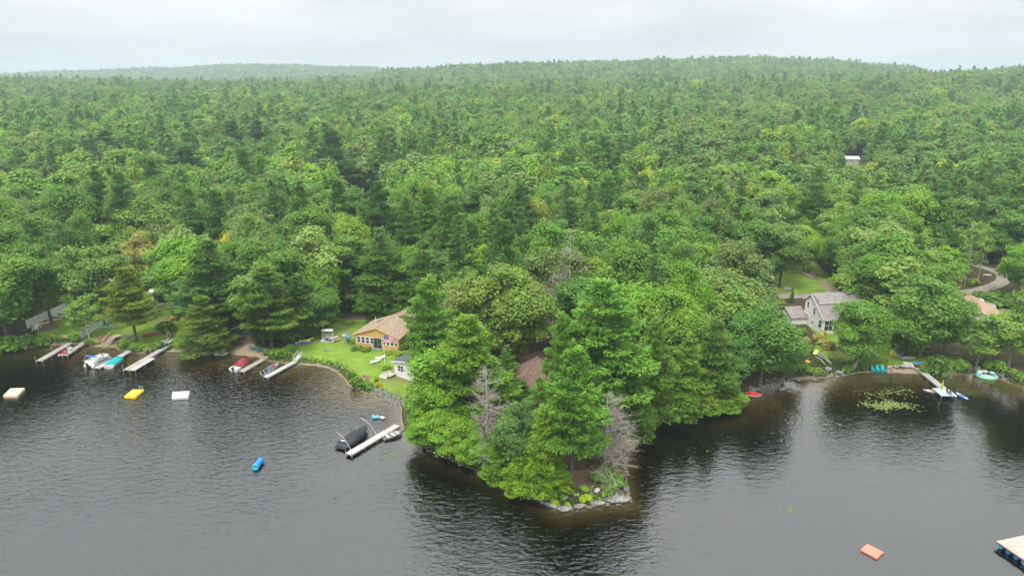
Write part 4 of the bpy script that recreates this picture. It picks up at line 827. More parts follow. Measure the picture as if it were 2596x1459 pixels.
o, pts = raft('salmon orange inflatable mat with scalloped ends in the foreground', [(2181, 1391), (2187, 1386), (2192, 1381), (2199, 1376), (2242, 1398), (2236, 1401), (2231, 1406), (2224, 1414)], .22, SALM, .28, 'inflatable_mat', .09)
part('handle', MB().path([(-.3, -.75, .2), (-.1, -.8, .27), (.1, -.75, .2)], .025), WHITE, o)
A = [(2526, 1370), (2612, 1352), (2690, 1398), (2606, 1424)]; q = [G(a, b_, .75) for a, b_ in A]; c = sum(q, Vector())/4; o = thing('wooden_raft', 'wooden plank raft cut by lower right picture corner', 'raft', (c.x, c.y, 0), 0, 'rafts anchored off the shore'); q = [v-Vector((c.x, c.y, 0)) for v in q]
PLK = mat('pale_planks', (.44, .395, .345), .85, .25, 2, .1, .2); n_ = 16
for i in range(n_):
    u0, u1 = i/n_+.004, (i+1)/n_-.004; part('plank', MB().slab([q[0].lerp(q[3], u0), q[0].lerp(q[3], u1), q[1].lerp(q[2], u1), q[1].lerp(q[2], u0)], .05), PLK, o)
part('frame', MB().slab([v-Vector((0, 0, .06)) for v in (q[0], q[3], q[2], q[1])], .16), mat('red_brown_beam', (.3, .1, .07), .8), o)
for i in range(4):
    u = .12+.25*i; a = q[0].lerp(q[3], u); d_ = (q[1]-q[0]).normalized(); part('barrel', MB().tube(Vector((a.x, a.y, .3))+d_*.12, Vector((a.x, a.y, .3))+d_*2.4, .27, None, 10), [TEAL, BLUEP, BLUEP, SKYB][i], o)
A = G(647, 1184, .35); B = G(661, 1166, .35); d_ = (B-A); o = thing('float_tube', 'rolled bright blue foam float drifting left of the foreground dock', 'float', (A.x, A.y, 0), ang(A, B)); Ln = d_.length
part('roll', MB().loft([[(x, r_*math.cos(a), .36+r_*math.sin(a)) for a in np.linspace(0, 6.283, 17)[:-1]] for x, r_ in ((0, .44), (Ln*.7, .44), (Ln*.7+.02, .46), (Ln, .46))], True, False), colr('blue_foam', (.02, .2, .72), .4), o, True)
part('spiral_end', MB().loft([[(x, r_*math.cos(a), .36+r_*math.sin(a)) for a in np.linspace(0, 6.283, 17)[:-1]] for x, r_ in ((.12, .2), (-.015, .26), (-.015, .44), (.02, .45))], True, True), CYAN, o, True)
p_ = G(962, 1057, .1); o = thing('pool_lounger', 'small blue and white inflatable lounger beyond the foreground dock', 'inflatable', (p_.x, p_.y, 0), .2)
part('blue_half', MB().box((-.55, .12, .16), (1.1, .8, .24), .1), SKYB, o, False, .1); part('white_half', MB().box((.42, -.25, .15), (.9, .62, .22), -.9), GEL, o, False, .1); part('pillow', MB().box((-1.0, .2, .32), (.3, .75, .22), .1), SKYB, o, False, .09)
p_ = G(2501, 953, .1); o = thing('inflatable_island', 'green and white inflatable lounge island in right cove', 'inflatable', (p_.x, p_.y, 0), 0)
def torus(c, Rr, r_, n_=14, k=7, sx_=1): return [[(c[0]+sx_*(Rr+r_*math.cos(b_))*math.cos(a), c[1]+(Rr+r_*math.cos(b_))*math.sin(a), c[2]+r_*math.sin(b_)) for b_ in np.linspace(0, 6.283, k+1)[:-1]] for a in np.linspace(0, 6.283, n_+1)]
SEAF = colr('seafoam_vinyl', (.25, .55, .5), .3)
part('outer_ring', MB().loft(torus((0, 0, .22), 1.35, .24, sx_=1.15), True, False), SEAF, o, True); part('lime_band', MB().loft(torus((0, 0, .07), 1.42, .14, sx_=1.15), True, False), LIME, o, True)
part('floor', MB().prism([(1.4*math.cos(a), 1.2*math.sin(a)) for a in np.linspace(0, 6.283, 17)[:-1]], .08, .14), GEL, o)
for a in (.4, 1.3, 2.1, 2.9): part('backrest', MB().loft(torus((1.25*math.cos(a), 1.1*math.sin(a), .6), .3, .17), True, False), GEL if a in (1.3, 2.1) else SEAF, o, True)
p_ = G(2363, 992, .0); A, B = G(2340, 988), G(2386, 997); board(GEL, 'paddleboard with salmon and blue deck left of dock platform', p_, ang(A, B), 'paddleboards', (B-A).length, .8, [(.04, .22, BLUEP), (.34, .74, colr('salmon_pad', (.75, .25, .15))), (.86, .96, REDP)])
A, B = G(2423, 995), G(2454, 1013); p_ = (A+B)/2; board(BLUEP, 'blue paddleboard tied at right side of dock platform', p_, ang(A, B), 'paddleboards', (B-A).length, .85, [(.04, .3, GEL), (.36, .48, REDP), (.78, .97, GEL)])
# lily pads and reeds
def pads(label, spots, seed):
    g = np.random.default_rng(seed); b = MB()
    for cx_2, cy_2, rx_, ry_, n_ in spots:
        c = G(cx_2, cy_2); e = G(cx_2+rx_, cy_2); f = G(cx_2, cy_2-ry_); rX = e.x-c.x; rY = f.y-c.y
        for _ in range(n_):
            u = g.normal(size=2)*.48; x, y = c.x+u[0]*rX, c.y+u[1]*rY+.25*rY*math.sin(u[0]*5); r_ = g.uniform(.07, .17); a0 = g.uniform(0, 6.28)
            if float(sdist(np.array([x]), np.array([y]))[0]) > -.4: continue
            b.add([(x, y, .014+.01*g.random())]+[(x+r_*math.cos(a0+a), y+r_*math.sin(a0+a), .012+.02*g.random()) for a in np.linspace(.25, 6.03, 8)], [(0, i, i+1) for i in range(1, 8)])
    o = part('lily_pads', b, mat('lily_pads', (.155, .2, .05), .45, .35, 2), None); return tag(o, label, 'lily pads', kind='stuff')
pads('yellow green lily pads scattered over the coves', [(2250, 1026, 62, 11, 520), (2235, 1000, 80, 14, 110), (2060, 1060, 55, 18, 60), (2000, 1110, 60, 25, 14), (1000, 1150, 34, 14, 40), (1820, 1170, 25, 30, 8), (2000, 1290, 12, 8, 10), (1960, 1320, 50, 45, 9), (2290, 990, 40, 10, 60)], 3)
def reeds(label, spots, seed, tint, hh=(.35, .9)):
    g = np.random.default_rng(seed); cs = []
    for cx_2, cy_2, rx_, ry_, n_ in spots:
        c = G(cx_2, cy_2); e = G(cx_2+rx_, cy_2); f = G(cx_2, cy_2-ry_); u = g.normal(size=(n_, 2))*.5; cs.append(np.column_stack([c.x+u[:, 0]*(e.x-c.x), c.y+u[:, 1]*(f.y-c.y)]))
    c = np.vstack(cs); h_ = g.uniform(*hh, len(c)); z = np.maximum(gz(c[:, 0], c[:, 1]), -.12); ln = g.normal(size=(len(c), 2))*.22*h_[:, None]; w_ = g.uniform(.02, .045, len(c)); a = g.uniform(0, 3.14, len(c)); dx = np.column_stack([np.cos(a), np.sin(a)])*w_[:, None]
    q = np.stack([np.column_stack([c-dx, z]), np.column_stack([c+dx, z]), np.column_stack([c+ln+dx*.3, z+h_]), np.column_stack([c+ln-dx*.3, z+h_])], 1)
    o = link('water_reeds', quad_mesh('water_reeds', q, LEAF)); o['tint'] = tint; return tag(o, label, 'reeds', kind='stuff')
reeds('green brown reeds standing in the right cove', [(2425, 972, 55, 10, 900), (2455, 995, 30, 10, 400), (2250, 965, 60, 8, 450), (2560, 985, 35, 14, 700), (1990, 1050, 30, 25, 40), (1960, 1030, 20, 15, 30)], 5, [.14, .15, .04])
def tufts(label, lines, seed, tint, hh, name='bank_grass'):
    g = np.random.default_rng(seed); cs = []
    for pts_, w_, n_ in lines:
        P_ = Lp(pts_); k = g.integers(0, len(P_)-1, n_); u = g.random((n_, 1)); cs.append(P_[k]*(1-u)+P_[k+1]*u+g.normal(size=(n_, 2))*w_)
    c = np.vstack(cs); z = gz(c[:, 0], c[:, 1]); k_ = z > .05; c = c[k_]; z = z[k_]; h_ = g.uniform(*hh, len(c)); nn = unit(g.normal(size=(len(c), 3))+[0, 0, .5]); q = leaves(np.column_stack([c, z+h_*.5]), nn, h_, .35, None, g)
    o = link(name, quad_mesh(name, q, LEAF)); o['tint'] = tint; return tag(o, label, 'grass', kind='stuff')
tufts('rough grass and weeds fringing the banks', [([(60, 872), (120, 866), (170, 862), (205, 862)], .5, 700), ([(300, 872), (330, 878), (400, 884), (425, 882)], .7, 900), ([(690, 908), (760, 914), (830, 924), (860, 938), (885, 958), (925, 985), (1015, 1022)], .6, 1800),
 ([(2065, 905), (2110, 930), (2165, 932), (2240, 928)], 1.6, 2400), ([(2040, 870), (2030, 920), (2060, 945), (2130, 945)], 1.6, 1800), ([(2420, 942), (2480, 940), (2560, 955), (2620, 970)], .8, 900), ([(1400, 1268), (1440, 1262), (1480, 1258), (1560, 1250)], 1.0, 1100), ([(1380, 1270), (1440, 1284), (1520, 1272)], .5, 300), ([(880, 862), (910, 880), (960, 884)], .4, 400)], 8, [.085, .14, .03], (.12, .3))
#@@MORE
# ------------------------------------------------------------------ buildings
SHING = mat('brown_shingles', (.34, .25, .18), .9, .28, 1.6, .3, .1, stripe=(2, .075, .86)); OCH = mat('ochre_siding', (.58, .335, .115), .75, .07, 1.2, .05, .2, stripe=(2, .18, .86)); GREYSH = mat('grey_shingles', (.25, .225, .215), .9, .22, 1.5, .3, .1, stripe=(2, .085, .84))
CONC = mat('concrete', (.42, .4, .37), .9, .15, 2)
def gable(o, x0, x1, y0, y1, ze, zr, wm_, rm_, ov=.3, zb=-.6, xr=None, base=True, trim=None, thick=.14):
    """block with its ridge along y; gable ends at y0 and y1"""
    xr = (x0+x1)/2 if xr is None else xr; t_ = .06
    prof = [(x0, zb), (x1, zb), (x1, ze), (xr, zr), (x0, ze)]
    part('wall', MB().add([(x, y0, z) for x, z in prof]+[(x, y1, z) for x, z in prof], [(0, 1, 2, 3, 4), (9, 8, 7, 6, 5)]+[((i+1) % 5, i, 5+i, 5+(i+1) % 5) for i in range(5)]), wm_, o)
    for xa, sg in ((x0, -1), (x1, 1)):
        sl_ = (zr-ze)/abs(xr-xa); zo = ze-ov*sl_+t_+thick; q = [(xa+sg*ov, y0-ov, zo), (xr, y0-ov, zr+t_+thick), (xr, y1+ov, zr+t_+thick), (xa+sg*ov, y1+ov, zo)]
        part('roof', MB().slab(q if sg > 0 else q[::-1], thick), rm_, o)
        if trim:
            part('fascia', MB().slab([(xa+sg*ov, y0-ov-.03, zo-.005), (xr, y0-ov-.03, zr+t_+thick-.005), (xr, y0-ov, zr+t_+thick-.005), (xa+sg*ov, y0-ov, zo-.005)], .2), trim, o)
            part('eave_board', MB().box((xa+sg*(ov+.02), (y0+y1)/2, zo-.12), (.04, y1-y0+2*ov, .18)), trim, o)
    if base: part('foundation', MB().box(((x0+x1)/2, (y0+y1)/2, zb/2+.0), (x1-x0+.04, y1-y0+.04, abs(zb)+.36)), CONC, o)
    if base: part('ridge_cap', MB().box((xr, (y0+y1)/2, zr+t_+thick+.015), (.26, y1-y0+2*ov, .05)), rm_, o)
# ochre cottage
A, B = L(902, 879), L(1012, 890); w_ = (B-A).length; o = thing('cottage', 'ochre cottage with brown gable roof and white windows on the lawn', 'house', (A.x, A.y, min(A.z, B.z)-.05), ang(A, B))
gable(o, 0, w_, 0, 7.6, 2.75, 4.35, OCH, SHING, .32, trim=mat('ochre_trim', (.62, .4, .16), .7))
gable(o, 2.6, w_+2.2, 7.9, 14.5, 2.9, 4.75, OCH, SHING, .3)
u = w_/9.0
for i in range(4): window(o, (.75*u+.92*u*i, 0, 1.75), .62*u, 1.15)
for i in range(4): window(o, (5.95*u+.85*u*i, 0, 1.75), .58*u, 1.1)
d_ = window(o, (4.65*u, 0, 1.25), 1.5*u, 2.1, '-y', 2, 1, GREYP, 'sliding_door'); part('door_handle', MB().box((4.72*u, -.07, 1.2), (.04, .06, .3)), STEEL, d_)
steps(o, (4.4*u, -.25, .35), 1.7, 4, .19, .34, mat('grey_treads', (.48, .44, .41), .85)); part('landing', MB().box((4.4*u, -.1, .32), (1.7, .5, .06)), WOODG, o)
part('crawl_vent', MB().box((7.6*u, -.035, .08), (.7, .04, .18)), DARK, o)
part('vent_pipe', MB().tube((1.6, 5.6, 3.2), (1.6, 5.6, 4.4), .07), WHITE, o); part('roof_patch', MB().slab([(2.2, 4.6, 3.86), (3.2, 4.6, 4.2), (3.2, 5.8, 4.2), (2.2, 5.8, 3.86)], .05), GREYP, o)
for i in range(3): part('skylight', MB().box((w_-1.0-.15*i, 5.2+.9*i, 3.52-.02*i), (.5, .55, .16), 0, ('Y', R(20))), GEL, o, False, .03)
# white cottage half hidden by the maple
A, B = L(1001, 950), L(1062, 968); o = thing('white_cottage', 'white cottage with dark grey roof half hidden by a maple', 'house', (A.x, A.y, A.z-.3), ang(A, B)-.05)
WSID = mat('white_siding', (.7, .67, .66), .7, .05, 2, stripe=(2, .2, .9)); gable(o, 0, 6.5, 0, 9, 2.9, 3.9, WSID, mat('charcoal_shingles', (.10, .115, .125), .9, .15, 2, .2, .1), .4, trim=WHITE, xr=5.5)
window(o, (1.5, 0, 1.9), 1.3, 1.0, nx_=2); window(o, (4.4, 0, 1.9), 1.0, 1.0); window(o, (0, 3, 1.9), 1.0, 1.0, '-x')
part('porch_deck', MB().box((-.6, -.8, .62), (1.9, 1.5, .1)), WOODG, o); steps(o, (-1.0, -1.6, .6), 1.4, 5, .2, .3, WHITE)
part('railing', MB().path([(-1.75, -1.5, .6), (-1.75, -1.5, 1.5), (-1.75, -3.0, .6), (-1.75, -3.0, -.3)], .03).path([(-.3, -1.5, .6), (-.3, -1.5, 1.5), (-.3, -3.0, .6), (-.3, -3.0, -.3)], .03), DARK, o)
# red brown house in the trees of the point
A = L(1345, 1040); o = thing('brown_roofed_house', 'house with reddish brown roof among the pines of the point', 'house', (A.x-1.6, A.y+.5, A.z-.3), R(-17))
RBR = mat('red_brown_shingles', (.2, .128, .1), .9, .25, 1.2, .3, .1, stripe=(2, .08, .85)); BRS = mat('brown_siding', (.16, .11, .08), .85, .15, 2, stripe=(2, .2, .8))
gable(o, -3.6, 3.8, 0, 9.5, 2.8, 5.0, BRS, RBR, .45, trim=mat('brown_trim', (.14, .1, .075), .8)); gable(o, -8.2, -3.3, 5.2, 9.0, 2.5, 3.6, BRS, mat('weathered_brown_shingles', (.26, .19, .15), .9, .2, 2, .2, .1), .4, base=False)
ch = part('chimney', MB().box((-1.9, 4.2, 4.9), (.75, .75, 1.9)), mat('brick', (.28, .12, .08), .9, .3, 6), o); part('chimney_cap', MB().box((-1.9, 4.2, 5.9), (.85, .85, .1)), DARK, ch)
part('vent_pipe', MB().tube((2.1, 6, 3.8), (2.1, 6, 5.1), .07), WHITE, o); window(o, (0, 0, 1.6), 1.6, 1.1, nx_=2); window(o, (-2.4, 0, 1.6), .9, 1.1)
# grey saltbox with garage wing
A, B = L(2083, 847), L(2037, 815); o = thing('grey_house', 'grey two storey saltbox house with white trim beside the road', 'house', (A.x, A.y, A.z-.1), ang(A, B)-R(90)); D_ = (B-A).length
GSID = mat('grey_siding', (.74, .72, .69), .8, .05, 2, .05, .2, stripe=(2, .16, .92)); W1 = 9.5; R1 = 6.3; yr = D_*.72; zf, zb_, zr = 3.45, 5.5, 7.0
prof = [(0, -.7), (D_, -.7), (D_, zb_), (yr, zr), (0, zf)]
part('wall', MB().add([(0, y, z) for y, z in prof]+[(W1, y, z) for y, z in prof], [(0, 4, 3, 2, 1), (5, 6, 7, 8, 9)]+[(i, (i+1) % 5, 5+(i+1) % 5, 5+i) for i in range(5)]), GSID, o)
sl_ = (zr-zf)/yr
part('roof', MB().slab([(-.3, -.35, zf+.2-.35*sl_), (W1+.3, -.35, zf+.2-.35*sl_), (W1+.3, yr, zr+.2), (-.3, yr, zr+.2)], .16), GREYSH, o)
part('roof', MB().slab([(-.3, yr, zr+.2), (W1+.3, yr, zr+.2), (W1+.3, D_+.35, zb_-.05), (-.3, D_+.35, zb_-.05)], .16), GREYSH, o)
ym = yr*.55; zm = zf+sl_*ym
part('dormer_roof', MB().slab([(.1, ym-.25, zm+.62), (5.9, ym-.25, zm+.62), (5.9, yr+.02, zr+.28), (.1, yr+.02, zr+.28)], .14), GREYSH, o); part('dormer_fascia', MB().box((3.0, ym-.27, zm+.47), (5.8, .05, .24)), WHITE, o); part('dormer_wall', MB().box((3.0, ym+.6, zm+.35), (5.5, 1.5, .3)), GSID, o)
for a, b_ in (((-.33, -.35, zf+.19-.35*sl_), (-.33, yr, zr+.19)), ((-.33, yr, zr+.19), (-.33, D_+.35, zb_-.06))): part('rake_board', MB().slab([a, (a[0]+.06, a[1], a[2]), (b_[0]+.06, b_[1], b_[2]), b_][::-1], .22), WHITE, o)
part('eave_board', MB().box((W1/2, -.37, zf-.1-.35*sl_+.12), (W1+.6, .04, .2)), WHITE, o)
for y_ in (.04, D_-.04): part('corner_board', MB().box((-.02, y_, (zf if y_ < 1 else zb_)/2-.3), (.1, .16, (zf if y_ < 1 else zb_)+.6)), WHITE, o)
for y_, z_, a, b_ in ((D_*.86, 4.5, .62, 1.25), (D_*.86, 1.8, .62, 1.2), (D_*.5, 3.9, .7, 1.3), (D_*.52, 1.5, .55, .6), (D_*.14, 2.0, 1.0, 1.5), (D_*.62, -.05, .5, .6)): window(o, (0, y_, z_), a, b_, '-x', 1, 2 if b_ > 1 else 1)
for x_ in (1.25, 3.3, 5.4): window(o, (x_, 0, 1.95), 1.75, 2.2, '-y', 2, 2)
gx0, gw = -3.4, 3.4
g_ = MB(); yg0, yg1 = D_-1.2, D_+4.6; prof = [(yg0, -.5), (yg1, -.5), (yg1, 1.9), ((yg0+yg1)/2, 3.2), (yg0, 1.9)]
part('garage_wall', MB().add([(gx0, y, z) for y, z in prof]+[(-.06, y, z) for y, z in prof], [(0, 4, 3, 2, 1), (5, 6, 7, 8, 9)]+[(i, (i+1) % 5, 5+(i+1) % 5, 5+i) for i in range(5)]), GSID, o)
for ya, yb in ((yg0-.3, (yg0+yg1)/2), ((yg0+yg1)/2, yg1+.3)): 
    za_, zb2 = (1.86, 3.36) if ya < yg0 else (3.36, 1.86); part('garage_roof', MB().slab([(gx0-.3, ya, za_), (-.03, ya, za_), (-.03, yb, zb2), (gx0-.3, yb, zb2)], .14), GREYSH, o)
part('garage_door', MB().box((gx0-.02, (yg0+yg1)/2, 1.0), (.06, 2.4, 2.0)), WHITE, o)
# peach roofed cottage, its neighbour at the edge, and roofs glimpsed in the woods
A = L(2470, 830); o = thing('peach_roofed_cottage', 'white cottage with peach shingle roof behind shore trees', 'house', (A.x-5.0, A.y-1.0, A.z-.2), R(-24)); gable(o, 0, 8.4, 0, 11.5, 2.7, 4.5, WSID, mat('peach_shingles', (.42, .265, .19), .9, .12, 2, .2, .1, stripe=(2, .07, .88)), .4, trim=WHITE); window(o, (2.2, 0, 1.6), 1.3, 1.1, nx_=2); window(o, (5.6, 0, 1.6), 1.3, 1.1, nx_=2); window(o, (0, 4, 1.6), 1.0, 1.1, '-x'); part('vent_pipe', MB().tube((7.2, 2.2, 3), (7.2, 2.2, 4.6), .1), WHITE, o)
A = L(2583, 845); o = thing('beige_house', 'beige house corner with white trim at right picture edge', 'house', (A.x+4.4, A.y, A.z-.2), R(-8)); gable(o, 0, 9, 0, 9, 4.8, 7, mat('beige_siding', (.5, .43, .36), .8, .05, 2, stripe=(2, .16, .9)), GREYSH, .4, trim=WHITE); part('corner_board', MB().box((-.02, -.02, 2.3), (.16, .16, 5)), WHITE, o); window(o, (3, 0, 2.5), 1, 1.3)
def shed(label, px, py, w_, d_, ze, zr, wm_, rm_, rz=0, name='shed', win=True):
    A = L(px, py); o = thing(name, label, 'building', (A.x, A.y, A.z), rz); gable(o, -w_/2, w_/2, 0, d_, ze, zr, wm_, rm_, .3, trim=WHITE)
    if win: window(o, (-w_*.22, 0, ze*.6), .9, .9); window(o, (w_*.22, 0, ze*.6), .9, .9)
    return o
LGREY = mat('pale_metal_roof', (.6, .62, .63), .5, .06, 2); TANS = mat('tan_siding', (.5, .42, .35), .8, .06, 2, stripe=(2, .16, .9))
A = L(2155, 420); o = thing('far_shed', 'small tan shed with white roof high in the right woods', 'building', (A.x, A.y, A.z), R(80)); gable(o, -2.0, 2.0, -3.2, 3.2, 3.4, 4.4, TANS, LGREY, .3, trim=WHITE, zb=-.5); window(o, (-2.0, 0, 2.2), .8, .8, '-x')
shed('long dark roofed building in the forest clearing', 905, 545, 8, 12, 3.6, 5.6, WSID, mat('dark_metal_roof', (.16, .17, .18), .6, .1, 2), R(60), 'clearing_house')
shed('grey roofed building glimpsed among the centre right woods', 1768, 612, 9, 8, 4.2, 6.6, TANS, mat('blue_grey_roof', (.33, .37, .38), .8, .1, 2), R(20), 'grey_roofed_building')
shed('pale roofed white trailer behind the second white fence', 290, 742, 5, 4, 2.3, 2.8, WSID, LGREY, R(12), 'trailer_home'); shed('blue grey roofed cabin at the back of the left yard', 390, 706, 4.5, 4, 2.3, 3.1, WSID, mat('blue_grey_roof', (.33, .37, .38), .8, .1, 2), R(-5), 'cabin')
shed('green grey roofed shed at right of the left yard', 428, 752, 5, 4, 2.3, 3.2, TANS, mat('green_grey_roof', (.36, .4, .34), .8, .1, 2), R(-28)); shed('low dark shed under trees behind the beach', 617, 852, 3.8, 3, 1.7, 2.3, mat('dark_green_boards', (.07, .1, .09), .8, .2, 3), mat('dark_shed_roof', (.09, .1, .11), .8, .15, 3), R(10), win=False)
shed('white camper glimpsed among trees left of the second fence', 228, 758, 5, 3, 2.3, 2.6, WSID, LGREY, R(25), 'camper'); shed('white garage hidden behind the thin maple by the cove', 1898, 770, 7, 6, 3, 4.6, WSID, LGREY, R(5), 'garage')
shed('small white boathouse under the dark maple left of the grey house', 1958, 862, 2.6, 2.4, 2.2, 2.8, WSID, LGREY, R(8), 'boathouse', False)
# ------------------------------------------------------------------ fences
FEN = mat('white_vinyl', (.8, .82, .8), .6, .05, 2, stripe=(0, .15, .93))
def fence(label, a, b_, h=1.8, step=2.4):
    A, B = L(*a), L(*b_); Ln = (B-A).length; k = max(2, round(Ln/step)); s = Ln/k; o = thing('fence', label, 'fence', (A.x, A.y, 0), ang(A, B), 'white vinyl fences of the left yard')
    zs = [gz1(A.x+(B.x-A.x)*i/k, A.y+(B.y-A.y)*i/k) for i in range(k+1)]
    for i in range(k):
        z0, z1 = zs[i]-.05, zs[i+1]-.05; x0, x1 = s*i+.07, s*(i+1)-.07; part('fence_panel', MB().slab([(x0, -.025, z0+h), (x1, -.025, z1+h), (x1, .025, z1+h), (x0, .025, z0+h)], h), FEN, o)
    for i in range(k+1): p_ = part('post', MB().box((s*i, 0, zs[i]+h/2), (.13, .13, h+.12)), FEN, o); part('post_cap', MB().box((s*i, 0, zs[i]+h+.09), (.17, .17, .06)), WHITE, p_)
fence('white panel fence running back from the far left shore', (70, 832), (178, 781)); fence('white panel fence ending at the birch clump', (208, 858), (308, 795))
# ------------------------------------------------------------------ left yard
A = L(267, 878); o = thing('wooden_steps', 'wooden steps with yellow railings down to the left beach', 'steps', (A.x, A.y, 0), R(-18)); steps(o, (0, 1.7, 1.25), 1.25, 5, .22, .34, WOODG); part('landing', MB().box((.1, 2.6, 1.25), (1.35, 1.7, .08)), WOODG, o)
YR = colr('yellow_railing', (.62, .45, .1), .7)
for sg in (-.65, .75): part('railing', MB().path([(sg, .1, .2), (sg, .1, 1.15), (sg, 1.9, 2.2), (sg, 3.4, 2.2), (sg, 3.4, 1.2)], .05).path([(sg, 1.9, 1.2), (sg, 1.9, 2.2)], .05), YR, o)
adirondack(REDP, 'red reclining chair on the end of the railed dock', G(163, 897, .56)+Vector((0, 0, .01)), 2.4, 'chairs by the water', 1.15)
o = adirondack(WHITE, 'folding chair draped with blue and white towel on the railed dock', G(177, 887, .58), 2.6, 'chairs by the water'); part('towel', MB().box((0, .33, .8), (.5, .06, .6), 0, ('X', R(-24))), BLUEP, o); part('towel_stripe', MB().box((0, .3, .82), (.5, .06, .14), 0, ('X', R(-24))), REDP, o)
A = L(274, 829); kayak('kayak', SKYB, 'sky blue kayak on grass beside the gnarled oak', A, R(52), 'kayaks and canoes ashore', 2.7, .75)
for (px, py), m_, lab, rz_, ln in (((135, 813), TAN, 'tan overturned canoe near the fence trunk', .1, 3.6), ((150, 804), GEL, 'white overturned canoe along the fence', .05, 4.2), ((160, 796), GEL, 'farther white overturned canoe along the fence', .0, 3.8), ((103, 824), TAN, 'tan boat bow on a trailer by the fence end', .7, 3.4)): kayak('canoe', m_, lab, L(px, py), rz_, 'kayaks and canoes ashore', ln, .9, .5, 0, False, 'canoe')
o = thing('fire_pit', 'round stone fire pit left of the straight trunk', 'fire pit', L(323, 854)); 
for i in range(12): part('stone', MB().box((.8*math.cos(i*.5236), .8*math.sin(i*.5236), .17), (.42, .3, .36), i*.5236+1.57), STONE, o, False, .05)
part('ash_bed', MB().prism([(.65*math.cos(a), .65*math.sin(a)) for a in np.linspace(0, 6.283, 13)[:-1]], -.1, .1), mat('ash', (.12, .11, .1), .95, .3, 6), o)
A = L(378, 850); o = thing('timber_stack', 'reddish stacked timbers behind the shore shrubs', 'timber', A, R(24)); RT = mat('red_timber', (.28, .09, .06), .85, .2, 3)
for i in range(5): part('timber', MB().box((.12*i, -.4+.2*i, .14+.0*i), (2.6, .17, .17)), RT, o)
for i in range(3): part('timber', MB().box((.2, -.25+.24*i, .33), (2.2, .17, .17), .06), RT, o)
o = thing('brush_heap', 'grey brush heap right of the reddish timbers', 'brush', L(398, 845), 0); g = np.random.default_rng(5)
for i in range(18): a = g.uniform(0, 3.14); part('stick', MB().tube((-.9*math.cos(a), -.5*math.sin(a), .1+g.random()*.4), (.9*math.cos(a), .6*math.sin(a), .1+g.random()*.5), .05, .02, 5), WOODB if i % 2 else DEADWOOD, o)
o = thing('garden_bench', 'pale wooden bench at water edge beside the long grey dock', 'bench', L(376, 893), R(205)); part('seat', MB().box((0, 0, .45), (1.3, .42, .06)), TAN, o); part('backrest', MB().box((0, .2, .75), (1.3, .06, .42), 0, ('X', R(-12))), TAN, o)
for sg in (-.55, .55): part('leg', MB().box((sg, 0, .21), (.08, .4, .44)), TAN, o)
lounger(GEL, 'white lounger beside the jumbled chairs above the long dock', L(416, 868), R(-60), 'loungers of the left yard'); lounger(GEL, 'blue cushioned lounger nearest the long grey dock', L(424, 871), R(-62), 'loungers of the left yard'); 
part('cushion', MB().box((0, -.55, .42), (.5, .5, .1)), BLUEP, bpy.data.objects['sun_lounger.001'])
for i, (px, py, rz_) in enumerate(((428, 853, .5), (441, 856, 2.2))):
    o = thing('folded_chair', ['white folding chair tipped over in the jumble', 'dark folding chair tipped over in the jumble'][i], 'chair', L(px, py), rz_); part('frame', MB().path([(-.3, 0, .05), (-.2, .5, .9), (.3, .5, .9), (.35, 0, .05)], .035).path([(-.3, .6, .05), (-.2, 0, .8), (.3, 0, .8), (.35, .6, .05)], .035), WHITE if i == 0 else DARK, o); part('seat', MB().box((0, .25, .45), (.55, .5, .05), 0, ('X', .5)), [REDP, BURG][i], o)
o = thing('blue_cooler', 'bright blue cooler beside the jumbled chairs', 'cooler', L(442, 862), .3); part('tub', MB().box((0, 0, .2), (.7, .45, .4)), BLUEP, o, False, .04); part('lid', MB().box((0, 0, .43), (.74, .48, .07)), SKYB, o, False, .02)
picnic(WOODG, 'grey picnic table at the back of the left yard', L(406, 778), R(35)); 
o = solo('plank_walk', MB().box((0, 0, .06), (3.2, .6, .08)), WOODG, 'single pale plank walk beside the grey picnic table', 'planks', L(420, 780), R(40))
A = L(414, 764); o = thing('cargo_trailer', 'black boxy trailer beside the left yard shed', 'trailer', A, R(60)); part('box', MB().box((0, 0, 1.25), (3.2, 1.8, 1.7)), BLACKM, o, False, .12); part('tongue', MB().box((-2.1, 0, .45), (1.2, .1, .1)), STEEL, o); part('door', MB().box((1.62, 0, 1.2), (.04, 1.5, 1.4)), GREYP, o)
for sg in (-1, 1): w2 = part('wheel', MB().tube((0, sg*.85, .34), (0, sg*1.05, .34), .34, None, 14), DARK, o); part('rim', MB().tube((0, sg*1.04, .34), (0, sg*1.07, .34), .18, None, 10), STEEL, w2)
A = L(400, 760); o = thing('shade_canopy', 'white shade canopy beside the black trailer', 'canopy', A, R(20)); part('top', MB().slab([(-1.5, -1, 2.2), (1.5, -1, 2.2), (1.5, 1, 2.5), (-1.5, 1, 2.5)], .06), GEL, o)
for x_ in (-1.4, 1.4):
    for y_ in (-.9, .9): part('pole', MB().tube((x_, y_, 0), (x_, y_, 2.3), .03), STEEL, o)
A = L(452, 779); o = thing('game_board', 'teal board on legs at right of the left yard', 'board', A, R(-10)); part('panel', MB().box((0, 0, 1.0), (1.7, .08, .9)), TEAL, o); part('red_edge', MB().box((0, 0, .5), (1.7, .1, .12)), BURG, o)
for sg in (-.8, .8): part('leg', MB().box((sg, .05, .6), (.08, .08, 1.3)), WHITE, o)
A = L(438, 812); o = thing('toy_truck', 'red and yellow ride on toy on the left lawn', 'toy', A, .6); part('body', MB().box((0, 0, .3), (.9, .5, .3)), REDP, o, False, .08); part('roof', MB().box((-.05, 0, .85), (.5, .5, .08)), YELP, o, False, .03); part('cab_post', MB().path([(.15, .2, .4), (.15, .2, .85)], .04).path([(-.25, -.2, .4), (-.25, -.2, .85)], .04), YELP, o)
